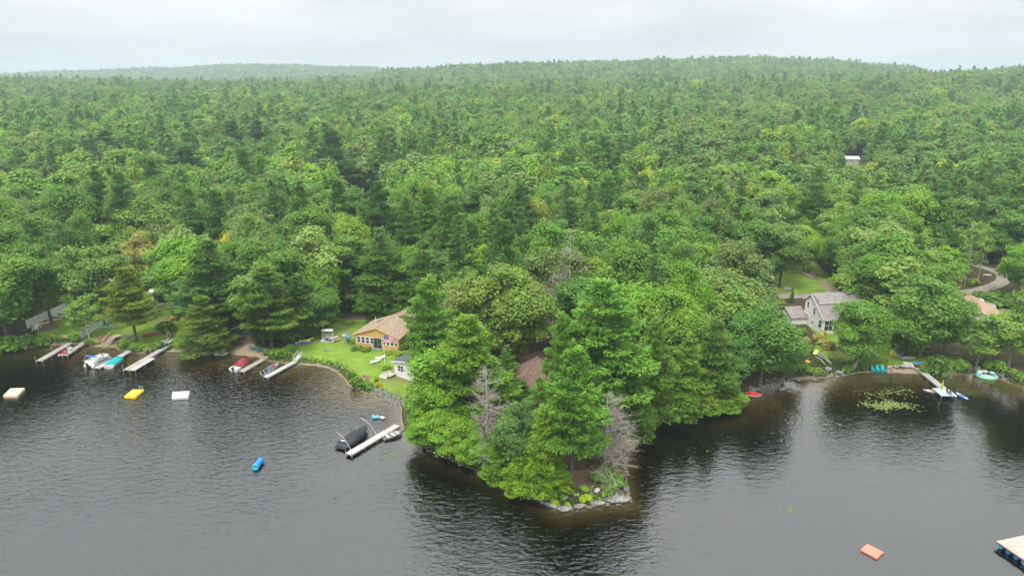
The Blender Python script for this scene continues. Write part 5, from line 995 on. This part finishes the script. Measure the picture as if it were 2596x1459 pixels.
for x_ in (-.3, .3):
    for y_ in (-.27, .27): part('wheel', MB().tube((x_, y_-.04, .14), (x_, y_+.04, .14), .14, None, 10), DARK, o)
A = L(244, 790); o = thing('lumber_pile', 'leaning orange brown lumber behind the gnarled oak', 'lumber', A, .2)
for i in range(7): part('board', MB().box((-.9+.3*i, .1*i, .9), (.16, .05, 2.6), .2, ('X', R(-38+4*i))), WOODB, o)
for i in range(5): part('board', MB().box((1.2, .2+.12*i, .12+.1*i), (2.4, .2, .08), .1*i), mat('orange_boards', (.42, .17, .07), .85, .2, 3), o)
for (px, py), m_, lab in (((134, 853), YELP, 'yellow seat left of the blue board on the left bank'), ((162, 857), YELP, 'yellow seat below the blue board on the left bank'), ((171, 858), YELP, 'yellow seat right below the blue board on the left bank')): o = thing('beach_chair', lab, 'chair', L(px, py), 2.9); part('seat', MB().box((0, 0, .2), (.55, .5, .08)), m_, o); part('backrest', MB().box((0, .25, .45), (.55, .07, .5), 0, ('X', R(-18))), m_, o)
board(SKYB, 'light blue bodyboard on the left bank', L(163, 852), .05, 'paddleboards', 2.0, .6, [(.3, .7, TAN)])
for i, (px, py) in enumerate(((90, 838), (98, 832), (88, 830))): adirondack(WHITE, ['white plastic chair at near end of the left fence', 'right hand white chair beside the tan boat bow', 'rear white chair against the left fence'][i], L(px, py), 1.2*i, 'chairs by the left fence')
# ------------------------------------------------------------------ beach and cottage lawn
for i, (px, py, rz_) in enumerate(((640, 887, 2.6), (653, 891, 3.0), (660, 891, 3.3))): adirondack(GREENP, ['leftmost of three green chairs on the beach', 'middle one of three green chairs on the beach', 'rightmost of three green chairs on the beach'][i], L(px, py), rz_, 'green beach chairs', 1.1)
o = thing('overturned_dinghy', 'white overturned dinghy with dark slot on the beach edge', 'boat', L(561, 897), R(8)); s = hull(2.3, 1.3, .55, .1, p=2.5, stern=.95); part('hull', MB().loft([[(a, b_, .6-c_) for a, b_, c_ in q] for q in s], False, True), GEL, o, True); part('slot', MB().box((.2, -.62, .35), (1.2, .06, .18)), DARK, o)
kayak('kayak', GEL, 'white sit on kayak in the heap beside the lawn swing', L(768, 868), R(25), 'kayak heap by the lawn swing', 3.0); kayak('kayak', LIME, 'lime green kayak on top of the heap beside the lawn swing', L(778, 866)+Vector((0, 0, .3)), R(32), 'kayak heap by the lawn swing', 3.0); kayak('kayak', PURPLE, 'purple kayak at front of the heap beside the lawn swing', L(774, 871), R(30), 'kayak heap by the lawn swing', 2.8); kayak('kayak', GREYP, 'grey kayak at left of the heap beside the lawn swing', L(763, 872), R(35), 'kayak heap by the lawn swing', 2.6)
A = L(833, 861); o = thing('lawn_swing', 'canopied lawn swing on a pale mat', 'swing', A, R(-8)); part('mat', MB().box((0, 0, .03), (2.6, 2.2, .06)), mat('pale_mat', (.55, .58, .6), .8), o); part('dark_panel', MB().box((.1, -.2, .066), (1.5, 1.3, .012)), colr('navy_panel', (.04, .06, .1)), o)
part('canopy', MB().loft([[(x, -.65, 2.1), (x, 0, 2.25), (x, .65, 2.1), (x, .65, 2.04), (x, 0, 2.18), (x, -.65, 2.04)] for x in (-1.1, 1.1)]), GEL, o); part('frame', MB().path([(-1, -.6, 0), (-1, 0, 2.1), (-1, .6, 0)], .04).path([(1, -.6, 0), (1, 0, 2.1), (1, .6, 0)], .04), WHITE, o); part('seat', MB().box((0, .1, .6), (1.7, .55, .08)), WOODG, o); part('backrest', MB().box((0, .4, .95), (1.7, .07, .6), 0, ('X', R(-15))), WOODG, o)
picnic(mat('pale_picnic_wood', (.5, .43, .33), .85, .15, 3), 'pale picnic table right of the lawn swing', L(848, 864), R(52))
o = thing('round_table', 'small round white table left of the ochre cottage', 'table', L(874, 857)); part('top', MB().prism([(.5*math.cos(a), .5*math.sin(a)) for a in np.linspace(0, 6.283, 17)[:-1]], .68, .73), mat('pinkish_table', (.6, .5, .45), .6), o); part('pedestal', MB().tube((0, 0, 0), (0, 0, .7), .09), WHITE, o); part('foot', MB().prism([(.28*math.cos(a), .28*math.sin(a)) for a in np.linspace(0, 6.283, 13)[:-1]], 0, .05), WHITE, o)
adirondack(SKYB, 'blue and white chair left of the ochre cottage', L(882, 858), R(60), 'lawn chairs', 1.0)
o = thing('lawn_fire_ring', 'low grey stone fire ring on the cottage lawn', 'fire pit', L(830, 887))
for i in range(9): part('stone', MB().box((.5*math.cos(i*.698), .5*math.sin(i*.698), .07), (.3, .22, .16), i*.698), STONE, o, False, .04)
lounger(WHITE, 'white lounger nearer the flagpole on the cottage lawn', L(964, 910), R(-75), 'white loungers on the lawn'); lounger(WHITE, 'white lounger nearer the lake on the cottage lawn', L(952, 919), R(-72), 'white loungers on the lawn'); 
o = thing('side_table', 'tiny white table beside the lawn loungers', 'table', L(943, 923)); part('top', MB().box((0, 0, .42), (.45, .45, .04)), WHITE, o)
for x_ in (-.18, .18):
    for y_ in (-.18, .18): part('leg', MB().box((x_, y_, .2), (.05, .05, .4)), WHITE, o)
A = L(976, 930); hf = zat(848, A.y)-A.z; o = thing('flagpole', 'white flagpole on the cottage lawn', 'flagpole', A, 0); part('pole', MB().tube((0, 0, 0), (0, 0, hf), .05, .035, 8), WHITE, o); part('finial', MB().tube((0, 0, hf), (0, 0, hf+.12), .06, .02, 8), YELP, o); part('base', MB().prism([(.25*math.cos(a), .25*math.sin(a)) for a in np.linspace(0, 6.283, 9)[:-1]], -.1, .12), CONC, o)
fl = thing('flag', 'striped red and white flag with blue starred corner', 'flag', A+Vector((.05, 0, hf-.1)), 0)
def cloth(u, v): x = 2.35*u; return (x*.97, .16*math.sin(u*7+v*1.5)*u-.1*u, -1.25*v-.42*u**1.3-.05*math.sin(u*9))
def strip(u0, u1, v0, v1, off=0, k=14):
    b = MB(); rows_ = [[Vector(cloth(u0+(u1-u0)*i/k, v))+Vector((0, off, 0)) for v in (v0, v1)] for i in range(k+1)]; return b.loft(rows_, False, False)
for i in range(13): part('stripe', strip(0, 1, i/13, (i+1)/13), colr('flag_red', (.55, .03, .05), .8) if i % 2 == 0 else mat('flag_white', (.75, .73, .72), .8), fl, True)
part('canton', strip(0, .4, 0, 7/13, -.012), colr('flag_blue', (.035, .05, .2), .8), fl, True); st_ = MB()
for r_ in range(9):
    for c2 in range(6 if r_ % 2 == 0 else 5): q = Vector(cloth(.4*((c2+.5+(.5 if r_ % 2 else 0))/6), 7/13*(r_+.5)/9)); st_.box((q.x, q.y-.02, q.z), (.045, .006, .04))
part('stars', st_, WHITE, fl)
A = L(751, 915); o = thing('bank_steps', 'white steps with handrail at shore end of the pale dock', 'steps', A, R(65))
for i in range(3): part('step', MB().box((.35*i, 0, .25+.2*i), (.36, .9, .07)), WHITE, o)
for sg in (-.45, .45): part('handrail', MB().path([(-.1, sg, .2), (-.1, sg, 1.1), (1.1, sg, 1.6), (1.1, sg, .6)], .035), WHITE, o)
for i, (px, py) in enumerate(((735, 902), (763, 908))):
    o = thing('pinwheel', ['blue and white pinwheel left of the bank steps', 'blue and white pinwheel right of the bank steps'][i], 'pinwheel', L(px, py)); part('stake', MB().tube((0, 0, 0), (0, 0, .6), .02), WHITE, o)
    for k in range(6): a = k*1.047; part('vane', MB().add([(0, 0, .65), (.26*math.cos(a), -.02, .65+.26*math.sin(a)), (.26*math.cos(a+.7), -.05, .65+.26*math.sin(a+.7)), (0, -.03, .66)], [(0, 1, 2, 3)]), SKYB if k % 2 else WHITE, o)
# ------------------------------------------------------------------ right shore
for i, (px, py, rz_) in enumerate(((2214, 943, .15), (2227, 943, .25), (2239, 943, .2))): p_ = L(px, py); adirondack(TEAL, ['leftmost of three teal chairs on the sand', 'middle one of three teal chairs on the sand', 'rightmost of three teal chairs on the sand'][i], p_, rz_, 'teal chairs on the sand', 1.1)
board(GEL, 'white paddleboard lying at the foot of the twin trunked maple', L(2302, 907), R(5), 'paddleboards', 2.9, .9); board(PURPLE, 'purple edged board behind the white paddleboard', L(2298, 903)+Vector((0, .1, .05)), R(6), 'paddleboards', 2.6, .8); kayak('kayak', ORANGE, 'orange kayak end behind the white paddleboard', L(2291, 899), R(20), 'kayaks on the right bank', 1.9, .8); kayak('kayak', LIME, 'lime kayak end behind the white paddleboard', L(2301, 897), R(20), 'kayaks on the right bank', 1.9, .8)
for k, (dx, rz_) in enumerate(((0, .1), (.5, -.5))): board(SKYB, ['light blue board lying at shore end of the right dock', 'light blue board crossed over another at the right dock'][k], L(2326+3*k, 921)+Vector((0, 0, .16*k)), rz_, 'paddleboards', 2.0, .75, [(.2, .8, BLUEP)])
kayak('kayak', colr('coral_plastic', (.75, .08, .09)), 'coral red kayak propped on its end beside the birch', L(2261, 877)+Vector((0, 0, .7)), 1.2, 'kayaks on the right bank', 1.8, .7).rotation_euler = (0, R(-65), .8)
for i, (px, py, m_) in enumerate(((2261, 903, YELP), (2268, 902, LIME), (2275, 906, WOODG))): adirondack(m_, ['yellow chair by the right garden', 'lime chair by the right garden', 'grey wooden chair by the right garden'][i], L(px, py), .4*i, 'garden chairs', .95)
o = thing('stone_wall', 'low pale boulder wall behind the teal chairs', 'wall', (0, 0, 0)); W_ = Lp([(2240, 932), (2262, 930), (2285, 928), (2300, 930), (2316, 932)]); g = np.random.default_rng(9)
for i in range(16):
    u = i/15*(len(W_)-1); k = min(int(u), len(W_)-2); q = W_[k]*(1-u+k)+W_[k+1]*(u-k); st2 = rock('stone', (q[0], q[1], gz1(*q)), (g.uniform(.45, .7), .5, g.uniform(.4, .6)), None, [STONEP, STONE, mat('pale_granite', (.5, .47, .42), .9, .25, 3, .5)][i % 3], 40+i, g.uniform(0, 3), sub=2); st2.parent = o
A = L(2303, 929); o = thing('granite_steps', 'two square cut granite blocks in the boulder wall', 'steps', A, -.05)
for i in range(2): part('block', MB().box((0, .45*i, .2+.28*i), (1.6, .6, .3)), mat('pale_granite', (.5, .47, .42), .9, .25, 3, .5), o, False, .04)
for i, (a, b_) in enumerate((((2071, 902), (2105, 922)), ((2080, 900), (2108, 925)), ((2068, 909), (2092, 928)))):
    A, B = L(*a), L(*b_); solo('driftwood_log', MB().path([Vector((0, 0, .35)), (B-A)*.5+Vector((0, 0, .4+.1*i)), (B-A)+Vector((0, 0, .2))], [.14, .12, .07], 7), DEADWOOD, ['pale driftwood log nearest the garden on the right bank', 'upper pale driftwood log on the right bank', 'lower driftwood log by the right bank rocks'][i], 'log', A, 0, 'driftwood on the right bank', True)
A = L(2160, 938); solo('leaning_stump', MB().path([(0, 0, -.2), (.7, .2, 1.4), (1.3, .4, 2.6), (1.6, .5, 3.4)], [.3, .24, .16, .05], 8), DEADWOOD, 'bleached leaning stump at foot of the bank maple', 'stump', A, 0, None, True)
o = thing('wheelbarrow', 'dark wheelbarrow on the lawn in front of the grey house', 'wheelbarrow', L(2114, 884), .5); part('tray', MB().loft([[(-.5, -.3, .35), (.5, -.35, .35), (.5, .35, .35), (-.5, .3, .35)], [(-.75, -.42, .7), (.65, -.45, .65), (.65, .45, .65), (-.75, .42, .7)]], True, True), DARK, o); part('wheel', MB().tube((.75, -.06, .2), (.75, .06, .2), .2, None, 12), DARK, o)
for sg in (-.3, .3): part('handle', MB().tube((.7, sg*.3, .25), (-1.3, sg, .6), .03), WOODB, o)
picnic(mat('red_table', (.32, .1, .08), .8), 'red picnic table half hidden by the bank maple', L(2137, 884), R(5)); picnic(WOODB, 'brown picnic table behind the right shore shrubs', L(2420, 905), R(3))
o = thing('beach_umbrella', 'folded lime umbrella standing on the right dock', 'umbrella', G(2386, 991, .55)); part('pole', MB().tube((0, 0, 0), (0, 0, 2.3), .03), STEEL, o); part('folded_canopy', MB().loft([[(r_*math.cos(a), r_*math.sin(a), z_) for a in np.linspace(0, 6.283, 9)[:-1]] for z_, r_ in ((.5, .2), (.9, .16), (1.5, .1), (1.9, .03))]), LIME, o, True)
for i, (px, py, m_) in enumerate(((2403, 999, DARK), (2411, 1003, GREYP))): 
    o = thing('camp_chair', ['black camp chair on dock platform', 'grey camp chair on dock platform'][i], 'chair', G(px, py, .62), .6+i); part('seat', MB().box((0, 0, .42), (.5, .45, .05)), m_, o); part('backrest', MB().box((0, .25, .72), (.5, .05, .55), 0, ('X', R(-14))), m_, o)
    for x_ in (-.22, .22):
        for y_ in (-.2, .2): part('leg', MB().tube((x_, y_, 0), (x_*.9, y_*.9, .42), .02), STEEL, o)
o = thing('life_vest', 'orange life vest lying on the right dock', 'life vest', G(2399, 987, .53), .9); part('panel', MB().box((-.17, 0, .06), (.28, .55, .1)), ORANGE, o, False, .04); part('panel', MB().box((.17, 0, .06), (.28, .55, .1)), ORANGE, o, False, .04); part('collar', MB().box((0, .33, .07), (.4, .14, .1)), YELP, o, False, .04)
# vehicles and road side
def car(name, label, p_, rz, m, pickup=False):
    o = thing(name, label, 'pickup' if pickup else 'car', p_, rz); Ln, w_ = (5.6, 1.95) if pickup else (4.5, 1.8)
    body = [(-Ln/2, .45), (-Ln/2, 1.0), (-Ln/2+.1, 1.12), (Ln/2-1.5, 1.12), (Ln/2-.2, 1.0), (Ln/2, .8), (Ln/2, .45)]
    part('body', MB().add([(x, y, z) for y in (-w_/2, w_/2) for x, z in body], [tuple(range(7)), tuple(range(13, 6, -1))]+[((i+1) % 7, i, 7+i, 7+(i+1) % 7) for i in range(7)]), m, o, False, .06)
    cx0, cx1 = (-.6, 1.6) if pickup else (-1.7, 1.2); cab = [[(cx0, -w_/2+.05, 1.1), (cx1, -w_/2+.05, 1.1), (cx1, w_/2-.05, 1.1), (cx0, w_/2-.05, 1.1)], [(cx0+.15, -w_/2+.2, 1.78), (cx1-.75, -w_/2+.2, 1.78), (cx1-.75, w_/2-.2, 1.78), (cx0+.15, w_/2-.2, 1.78)]]
    c = part('cab_glass', MB().loft(cab), GLASS, o); part('cab_roof', MB().box(((cx0+cx1)/2-.3, 0, 1.8), (cx1-cx0-.8, w_-.36, .07)), m, c, False, .03)
    for x_ in (cx0+.1, (cx0+cx1)/2-.3): part('pillar', MB().box((x_, 0, 1.43), (.12, w_-.16, .64)), m, c)
    if pickup: part('bed_liner', MB().box((-Ln/2+1.1, 0, 1.125), (1.9, w_-.25, .02)), GREYP, o)
    for x_ in (-Ln*.3, Ln*.31):
        for sg in (-1, 1): q = part('wheel', MB().tube((x_, sg*(w_/2-.22), .36), (x_, sg*(w_/2+.01), .36), .36, None, 16), DARK, o); part('rim', MB().tube((x_, sg*(w_/2), .36), (x_, sg*(w_/2+.025), .36), .2, None, 12), ALU, q)
    for sg in (-1, 1): part('headlight', MB().box((Ln/2-.02, sg*.7, .82), (.08, .35, .16)), GEL, o); part('tail_light', MB().box((-Ln/2-.01, sg*.8, .9), (.06, .2, .3)), REDP, o)
    return o
car('pickup_truck', 'white pickup truck parked behind the peach roof', L(2483, 779), R(150), GEL, True); car('parked_car', 'dark car parked right of the grey house', L(2213, 792), R(-60), colr('black_car_paint', (.02, .025, .035), .25))
A = L(2500, 712); o = thing('road_sign', 'white horizontal signboard at the gravel bend', 'sign', A, R(-5)); part('board', MB().box((0, 0, 1.6), (1.9, .06, .32)), WHITE, o)
for sg in (-.8, .8): part('post', MB().box((sg, .05, .8), (.09, .06, 1.7)), WOODB, o)
A, B = L(2022, 685), L(2060, 706); solo('border_log', MB().path([(0, 0, .15), (B-A)*.5+Vector((0, 0, .2)), (B-A)+Vector((0, 0, .15))], .18, 7), DEADWOOD, 'long pale log edging the dirt patch beyond the road', 'log', A)
# ------------------------------------------------------------------ boulders
for i, (px, py, sx_, sy_, sz_, lab, m_, rz_) in enumerate((
 (1562, 1264, 3.8, 1.8, .75, 'broad flat pale ledge at the right tip of the point', STONE, -.1), (1434, 1290, 2.2, 1.0, .75, 'middle lichen grey ledge at the front of the point', STONE, .1), (1470, 1285, 1.8, .9, .65, 'ledge between flat ledge and front bushes of the point', STONE, .2), (1397, 1281, 1.8, .9, .65, 'left hand ledge at the front of the point', STONE, -.4), (1515, 1276, 2.0, 1.0, .7, 'low ledge joining the broad flat ledge', STONE, .1),
 (1341, 1254, 1.1, 1.0, 1.0, 'round pinkish boulder at water edge left of the ledges', STONEP, 0), (1293, 1232, 1.7, 1.2, 1.2, 'grey boulder under the grey green oak', STONE, .3), (1326, 1228, 1.0, .8, 1.5, 'upright pale boulder behind the round pinkish boulder', STONE, .3),
 (1513, 1244, .95, .8, .7, 'white stone on needles left of the point bush', mat('pale_granite', (.5, .47, .42), .9, .25, 3, .5), 1), (1437, 1260, .55, .5, .4, 'small pale stone below the front pine', STONE, 0), (1457, 1254, .6, .5, .35, 'small pale stone right of the front pine', STONE, 1), (1562, 1252, .9, .6, .5, 'pale stone above the broad flat ledge', STONE, 1), (1584, 1240, 1.2, 2.0, .9, 'dark wet rock at the right side of the point', mat('wet_rock', (.10, .1, .1), .6, .3, 3, .6), .3),
 (1982, 988, 1.3, .8, .6, 'single dark boulder standing in the cove', mat('wet_rock', (.10, .1, .1), .6, .3, 3, .6), .2), (524, 898, 1.6, 1.0, 1.0, 'pale beige boulder left of the overturned dinghy', STONEP, .4), (2126, 947, 1.5, 1.2, 1.2, 'large pale boulder on the right bank below the driftwood', STONE, .5), (2108, 951, .9, .7, .7, 'small boulder left of the large right bank boulder', STONE, .5), (2098, 938, 1.6, 1.0, 1.0, 'grey boulder in the shrubs of the right bank', STONE, .2),
 (1997, 736, 2.2, 1.5, 1.5, 'rounded grey boulder on the lawn beyond the road', STONE, .1), (2478, 935, 1.2, .9, .9, 'pale boulder above the inflatable island', STONE, .1), (2530, 945, 1.0, .8, .8, 'pale boulder right of the inflatable island', STONE, .6), (668, 900, 1.1, .8, .9, 'grey boulder behind the brown dock', STONE, .1))):
    rock('boulder', L(px, py), (sx_, sy_, sz_), lab, m_, 60+i, rz_)
def rubble(label, pts_, n_, w_, size, seed, kind='stone rubble', m=None):
    """loose small stones nobody could count"""
    g = np.random.default_rng(seed); P_ = Lp(pts_); b = MB()
    for _ in range(n_):
        k = g.integers(0, len(P_)-1); u = g.random(); q = P_[k]*(1-u)+P_[k+1]*u+g.normal(size=2)*w_; s = g.uniform(*size); bm = bmesh.new(); bmesh.ops.create_icosphere(bm, subdivisions=1, radius=.5)
        z = max(gz1(*q), -.3); sc3 = np.array([s*g.uniform(.8, 1.4), s*g.uniform(.7, 1.1), s*g.uniform(.5, .9)]); a = g.uniform(0, 3); b.add([((c_[0]*math.cos(a)-c_[1]*math.sin(a))+q[0], (c_[0]*math.sin(a)+c_[1]*math.cos(a))+q[1], c_[2]+z+.12*s) for c_ in (np.array(v.co)*(1+.25*g.normal(size=3)*.6)*sc3 for v in bm.verts)], [tuple(v.index for v in f.verts) for f in bm.faces]); bm.free()
    o = part('shore_stones', b, m or mat('rubble', (.2, .19, .17), .9, .4, 2, .4, .2)); return tag(o, label, 'stones', kind='stuff')
rubble('grey riprap stones facing the bank below the white cottage', [(948, 988), (985, 1005), (1020, 1024)], 420, .55, (.2, .5), 1); rubble('small pale stones along the cottage beach', [(680, 908), (700, 914), (760, 920), (830, 927), (860, 942), (890, 975)], 170, .3, (.1, .3), 2)
rubble('scattered stones along the left shore', [(60, 878), (125, 870), (200, 866), (305, 882), (330, 886), (370, 892)], 150, .35, (.12, .4), 3); rubble('stones lining the right cove shore', [(1900, 988), (1945, 973), (2000, 962), (2070, 955), (2140, 948)], 220, .5, (.15, .55), 4); rubble('pale stones below the right shore trees', [(2350, 946), (2420, 942), (2480, 940), (2530, 948), (2570, 962)], 160, .6, (.2, .6), 6); rubble('small dark stones along the edge of the wooded point', [(1030, 1090), (1100, 1150), (1250, 1210), (1340, 1259), (1434, 1292), (1590, 1270), (1595, 1180), (1660, 1065), (1850, 1005)], 260, .4, (.15, .6), 7)
# ------------------------------------------------------------------ shrubs and flower beds
SG = (.07, .125, .03)
for a in ((905, 984, 46, 40, 'large rounded shrub at the corner of the cottage bank', (.075, .12, .04)), (935, 984, 30, 22, 'light shrub left of the riprap bank', (.085, .14, .035)), (960, 980, 18, 18, 'yellow orange flower clump above the riprap bank', (.32, .22, .02)), (890, 955, 24, 22, 'leafy clump below the yellow flower on the bank', SG), (889, 948, 8, 8, 'single yellow flower clump on the cottage bank', (.6, .34, .02)), (955, 968, 16, 14, 'dark small shrub beside the orange flower clump', SG),
 (905, 886, 34, 18, 'flowering shrub under the left windows of the ochre cottage', (.085, .13, .03)), (930, 889, 28, 16, 'low shrub left of the ochre cottage steps', (.09, .13, .03)), (980, 934, 30, 12, 'low bed at the foot of the flagpole', (.09, .14, .03)), (1020, 886, 34, 26, 'shrub at right corner of the ochre cottage', SG), (1040, 882, 40, 28, 'larger shrub right of the ochre cottage', SG), (1015, 897, 40, 10, 'yellow green bed in front of the right cottage corner', (.12, .16, .03)), (985, 896, 40, 9, 'yellow green bed under the right windows', (.12, .15, .035)), (935, 818, 20, 12, 'small round shrub at the back of the cottage lawn', SG), (850, 812, 46, 8, 'yellow green strip of perennials at the back lawn edge', (.12, .165, .03)), (885, 818, 40, 8, 'right strip of perennials at the back lawn edge', (.12, .165, .03)),
 (700, 906, 52, 30, 'shrub behind the boulder by the brown dock', SG), (725, 900, 40, 26, 'shrub right of the brown dock', SG), (740, 890, 44, 22, 'shrub left of the blue pinwheel', SG), (810, 842, 60, 40, 'dark shrub bank left of the lawn swing', (.05, .10, .03)), (785, 852, 50, 34, 'dark shrub behind the kayak heap', (.05, .10, .03)), (678, 898, 30, 22, 'shrub right of the green beach chairs', SG),
 (60, 880, 70, 40, 'shrub mass at the far left shore', SG), (15, 886, 80, 44, 'leftmost of the shore shrubs', SG), (105, 872, 50, 26, 'light shrub right of the far left mass', (.09, .15, .03)), (195, 864, 34, 26, 'shrub at the shore end of the railed dock', SG), (224, 874, 30, 18, 'shrub below the birch clump', (.06, .11, .03)), (320, 878, 34, 24, 'shrub right of the yellow railed steps', (.08, .14, .03)), (345, 886, 46, 26, 'shrub below the straight trunk', (.085, .15, .03)), (380, 888, 46, 28, 'shrub behind the pale bench', (.085, .145, .03)), (405, 884, 40, 24, 'shrub at shore end of the long grey dock', SG), (300, 800, 26, 24, 'dark shrub on the second white fence', (.05, .09, .03)), (455, 800, 40, 28, 'dark rounded shrub right of the toy', (.04, .085, .03)), (418, 838, 60, 30, 'shrub bank behind the jumbled chairs', SG), (450, 812, 14, 20, 'small pointed shrub right of the toy', SG), (400, 745, 40, 24, 'shrub in front of the blue grey cabin', (.1, .135, .05)),
 (1540, 1218, 90, 46, 'dense green bush under the brownish dead tree', (.075, .14, .035)), (1545, 1254, 46, 32, 'rounded bush above the broad flat ledge', (.085, .135, .04)), (1485, 1270, 38, 22, 'yellow green bush between the ledges', (.17, .21, .03)), (1405, 1278, 26, 22, 'bright bush at front left of the point', (.16, .24, .02)), (1440, 1282, 18, 14, 'small bright bush on the middle ledge', (.13, .2, .03)), (1480, 1242, 30, 16, 'light green seedlings below the front pine', (.14, .2, .03)), (1520, 1266, 14, 9, 'tiny bush left of the broad flat ledge', (.11, .19, .03)), (1582, 1235, 26, 26, 'bush at the right edge of the point', SG), (1425, 1262, 26, 16, 'low leafy clump on needles below the front pine', (.09, .15, .03)), (1500, 1262, 26, 14, 'low leafy clump right of the yellow green bush', (.1, .15, .03)), (1560, 1238, 40, 24, 'leafy bush behind the pale stone of the point', SG), (1412, 1250, 26, 20, 'leafy clump at the foot of smallest hemlock', (.1, .16, .03)), (1465, 1257, 8, 12, 'tiny yellow sapling among the point stones', (.25, .28, .03)),
 (2082, 870, 46, 40, 'pale straw coloured shrub beside the grey house', (.21, .2, .085)), (2100, 882, 38, 28, 'second pale shrub below the grey house', (.2, .2, .08)), (2042, 868, 30, 22, 'pink flowering garden clump left of the grey house', (.16, .16, .07)), (2050, 890, 34, 24, 'garden clump above the driftwood', (.1, .15, .04)), (2030, 845, 34, 20, 'garden bed along the grey house wall', (.09, .14, .04)), (2002, 796, 20, 22, 'yellow flowers at the grey garage', (.55, .38, .02)), (2016, 812, 20, 14, 'low plants below the yellow flowers', SG), (2068, 898, 14, 16, 'white flowering clump by the driftwood', (.6, .6, .5)), (2047, 918, 14, 8, 'orange flowers in the lower garden', (.6, .32, .02)), (2036, 940, 60, 34, 'shrub on the right bank above the rocks', (.075, .12, .03)), (2070, 948, 46, 26, 'shrub left of the large right bank boulder', (.085, .13, .03)), (2150, 942, 34, 26, 'shrub right of the large right bank boulder', SG), (2185, 936, 34, 24, 'shrub left of the teal chairs', (.06, .11, .03)), (2210, 930, 40, 22, 'flowering shrub behind the teal chairs', (.09, .13, .03)), (2240, 926, 34, 20, 'shrub behind the boulder wall', (.085, .13, .03)), (1975, 770, 40, 22, 'hedge shrub left of the arborvitae', (.07, .12, .03)),
 (2300, 900, 60, 60, 'dark cedar hedge left of the twin trunked maple', (.04, .08, .025)), (2275, 880, 40, 50, 'dark hedge end beside the coral kayak', (.04, .08, .025)), (2370, 945, 74, 60, 'broad shore shrub right of the right dock', (.055, .10, .03)), (2350, 948, 40, 34, 'low shrub against the right dock', SG), (2440, 940, 50, 36, 'shrub left of the inflatable island', (.08, .14, .035)), (2520, 940, 60, 40, 'shrub behind the inflatable island', (.085, .14, .035)), (2570, 955, 50, 30, 'shrub near the white gangway', (.085, .14, .04)), (2520, 765, 110, 30, 'hedge behind the white pickup', (.055, .1, .03)), (2570, 775, 90, 36, 'hedge right of the white pickup', (.055, .1, .03)), (2430, 752, 50, 18, 'roadside weeds above the peach roof', (.1, .14, .04)), (2390, 735, 70, 26, 'roadside thicket left of the gravel bend', (.08, .12, .04)), (2465, 722, 40, 22, 'light bushes below the birches at the bend', (.11, .16, .035))):
    shrub(*a)
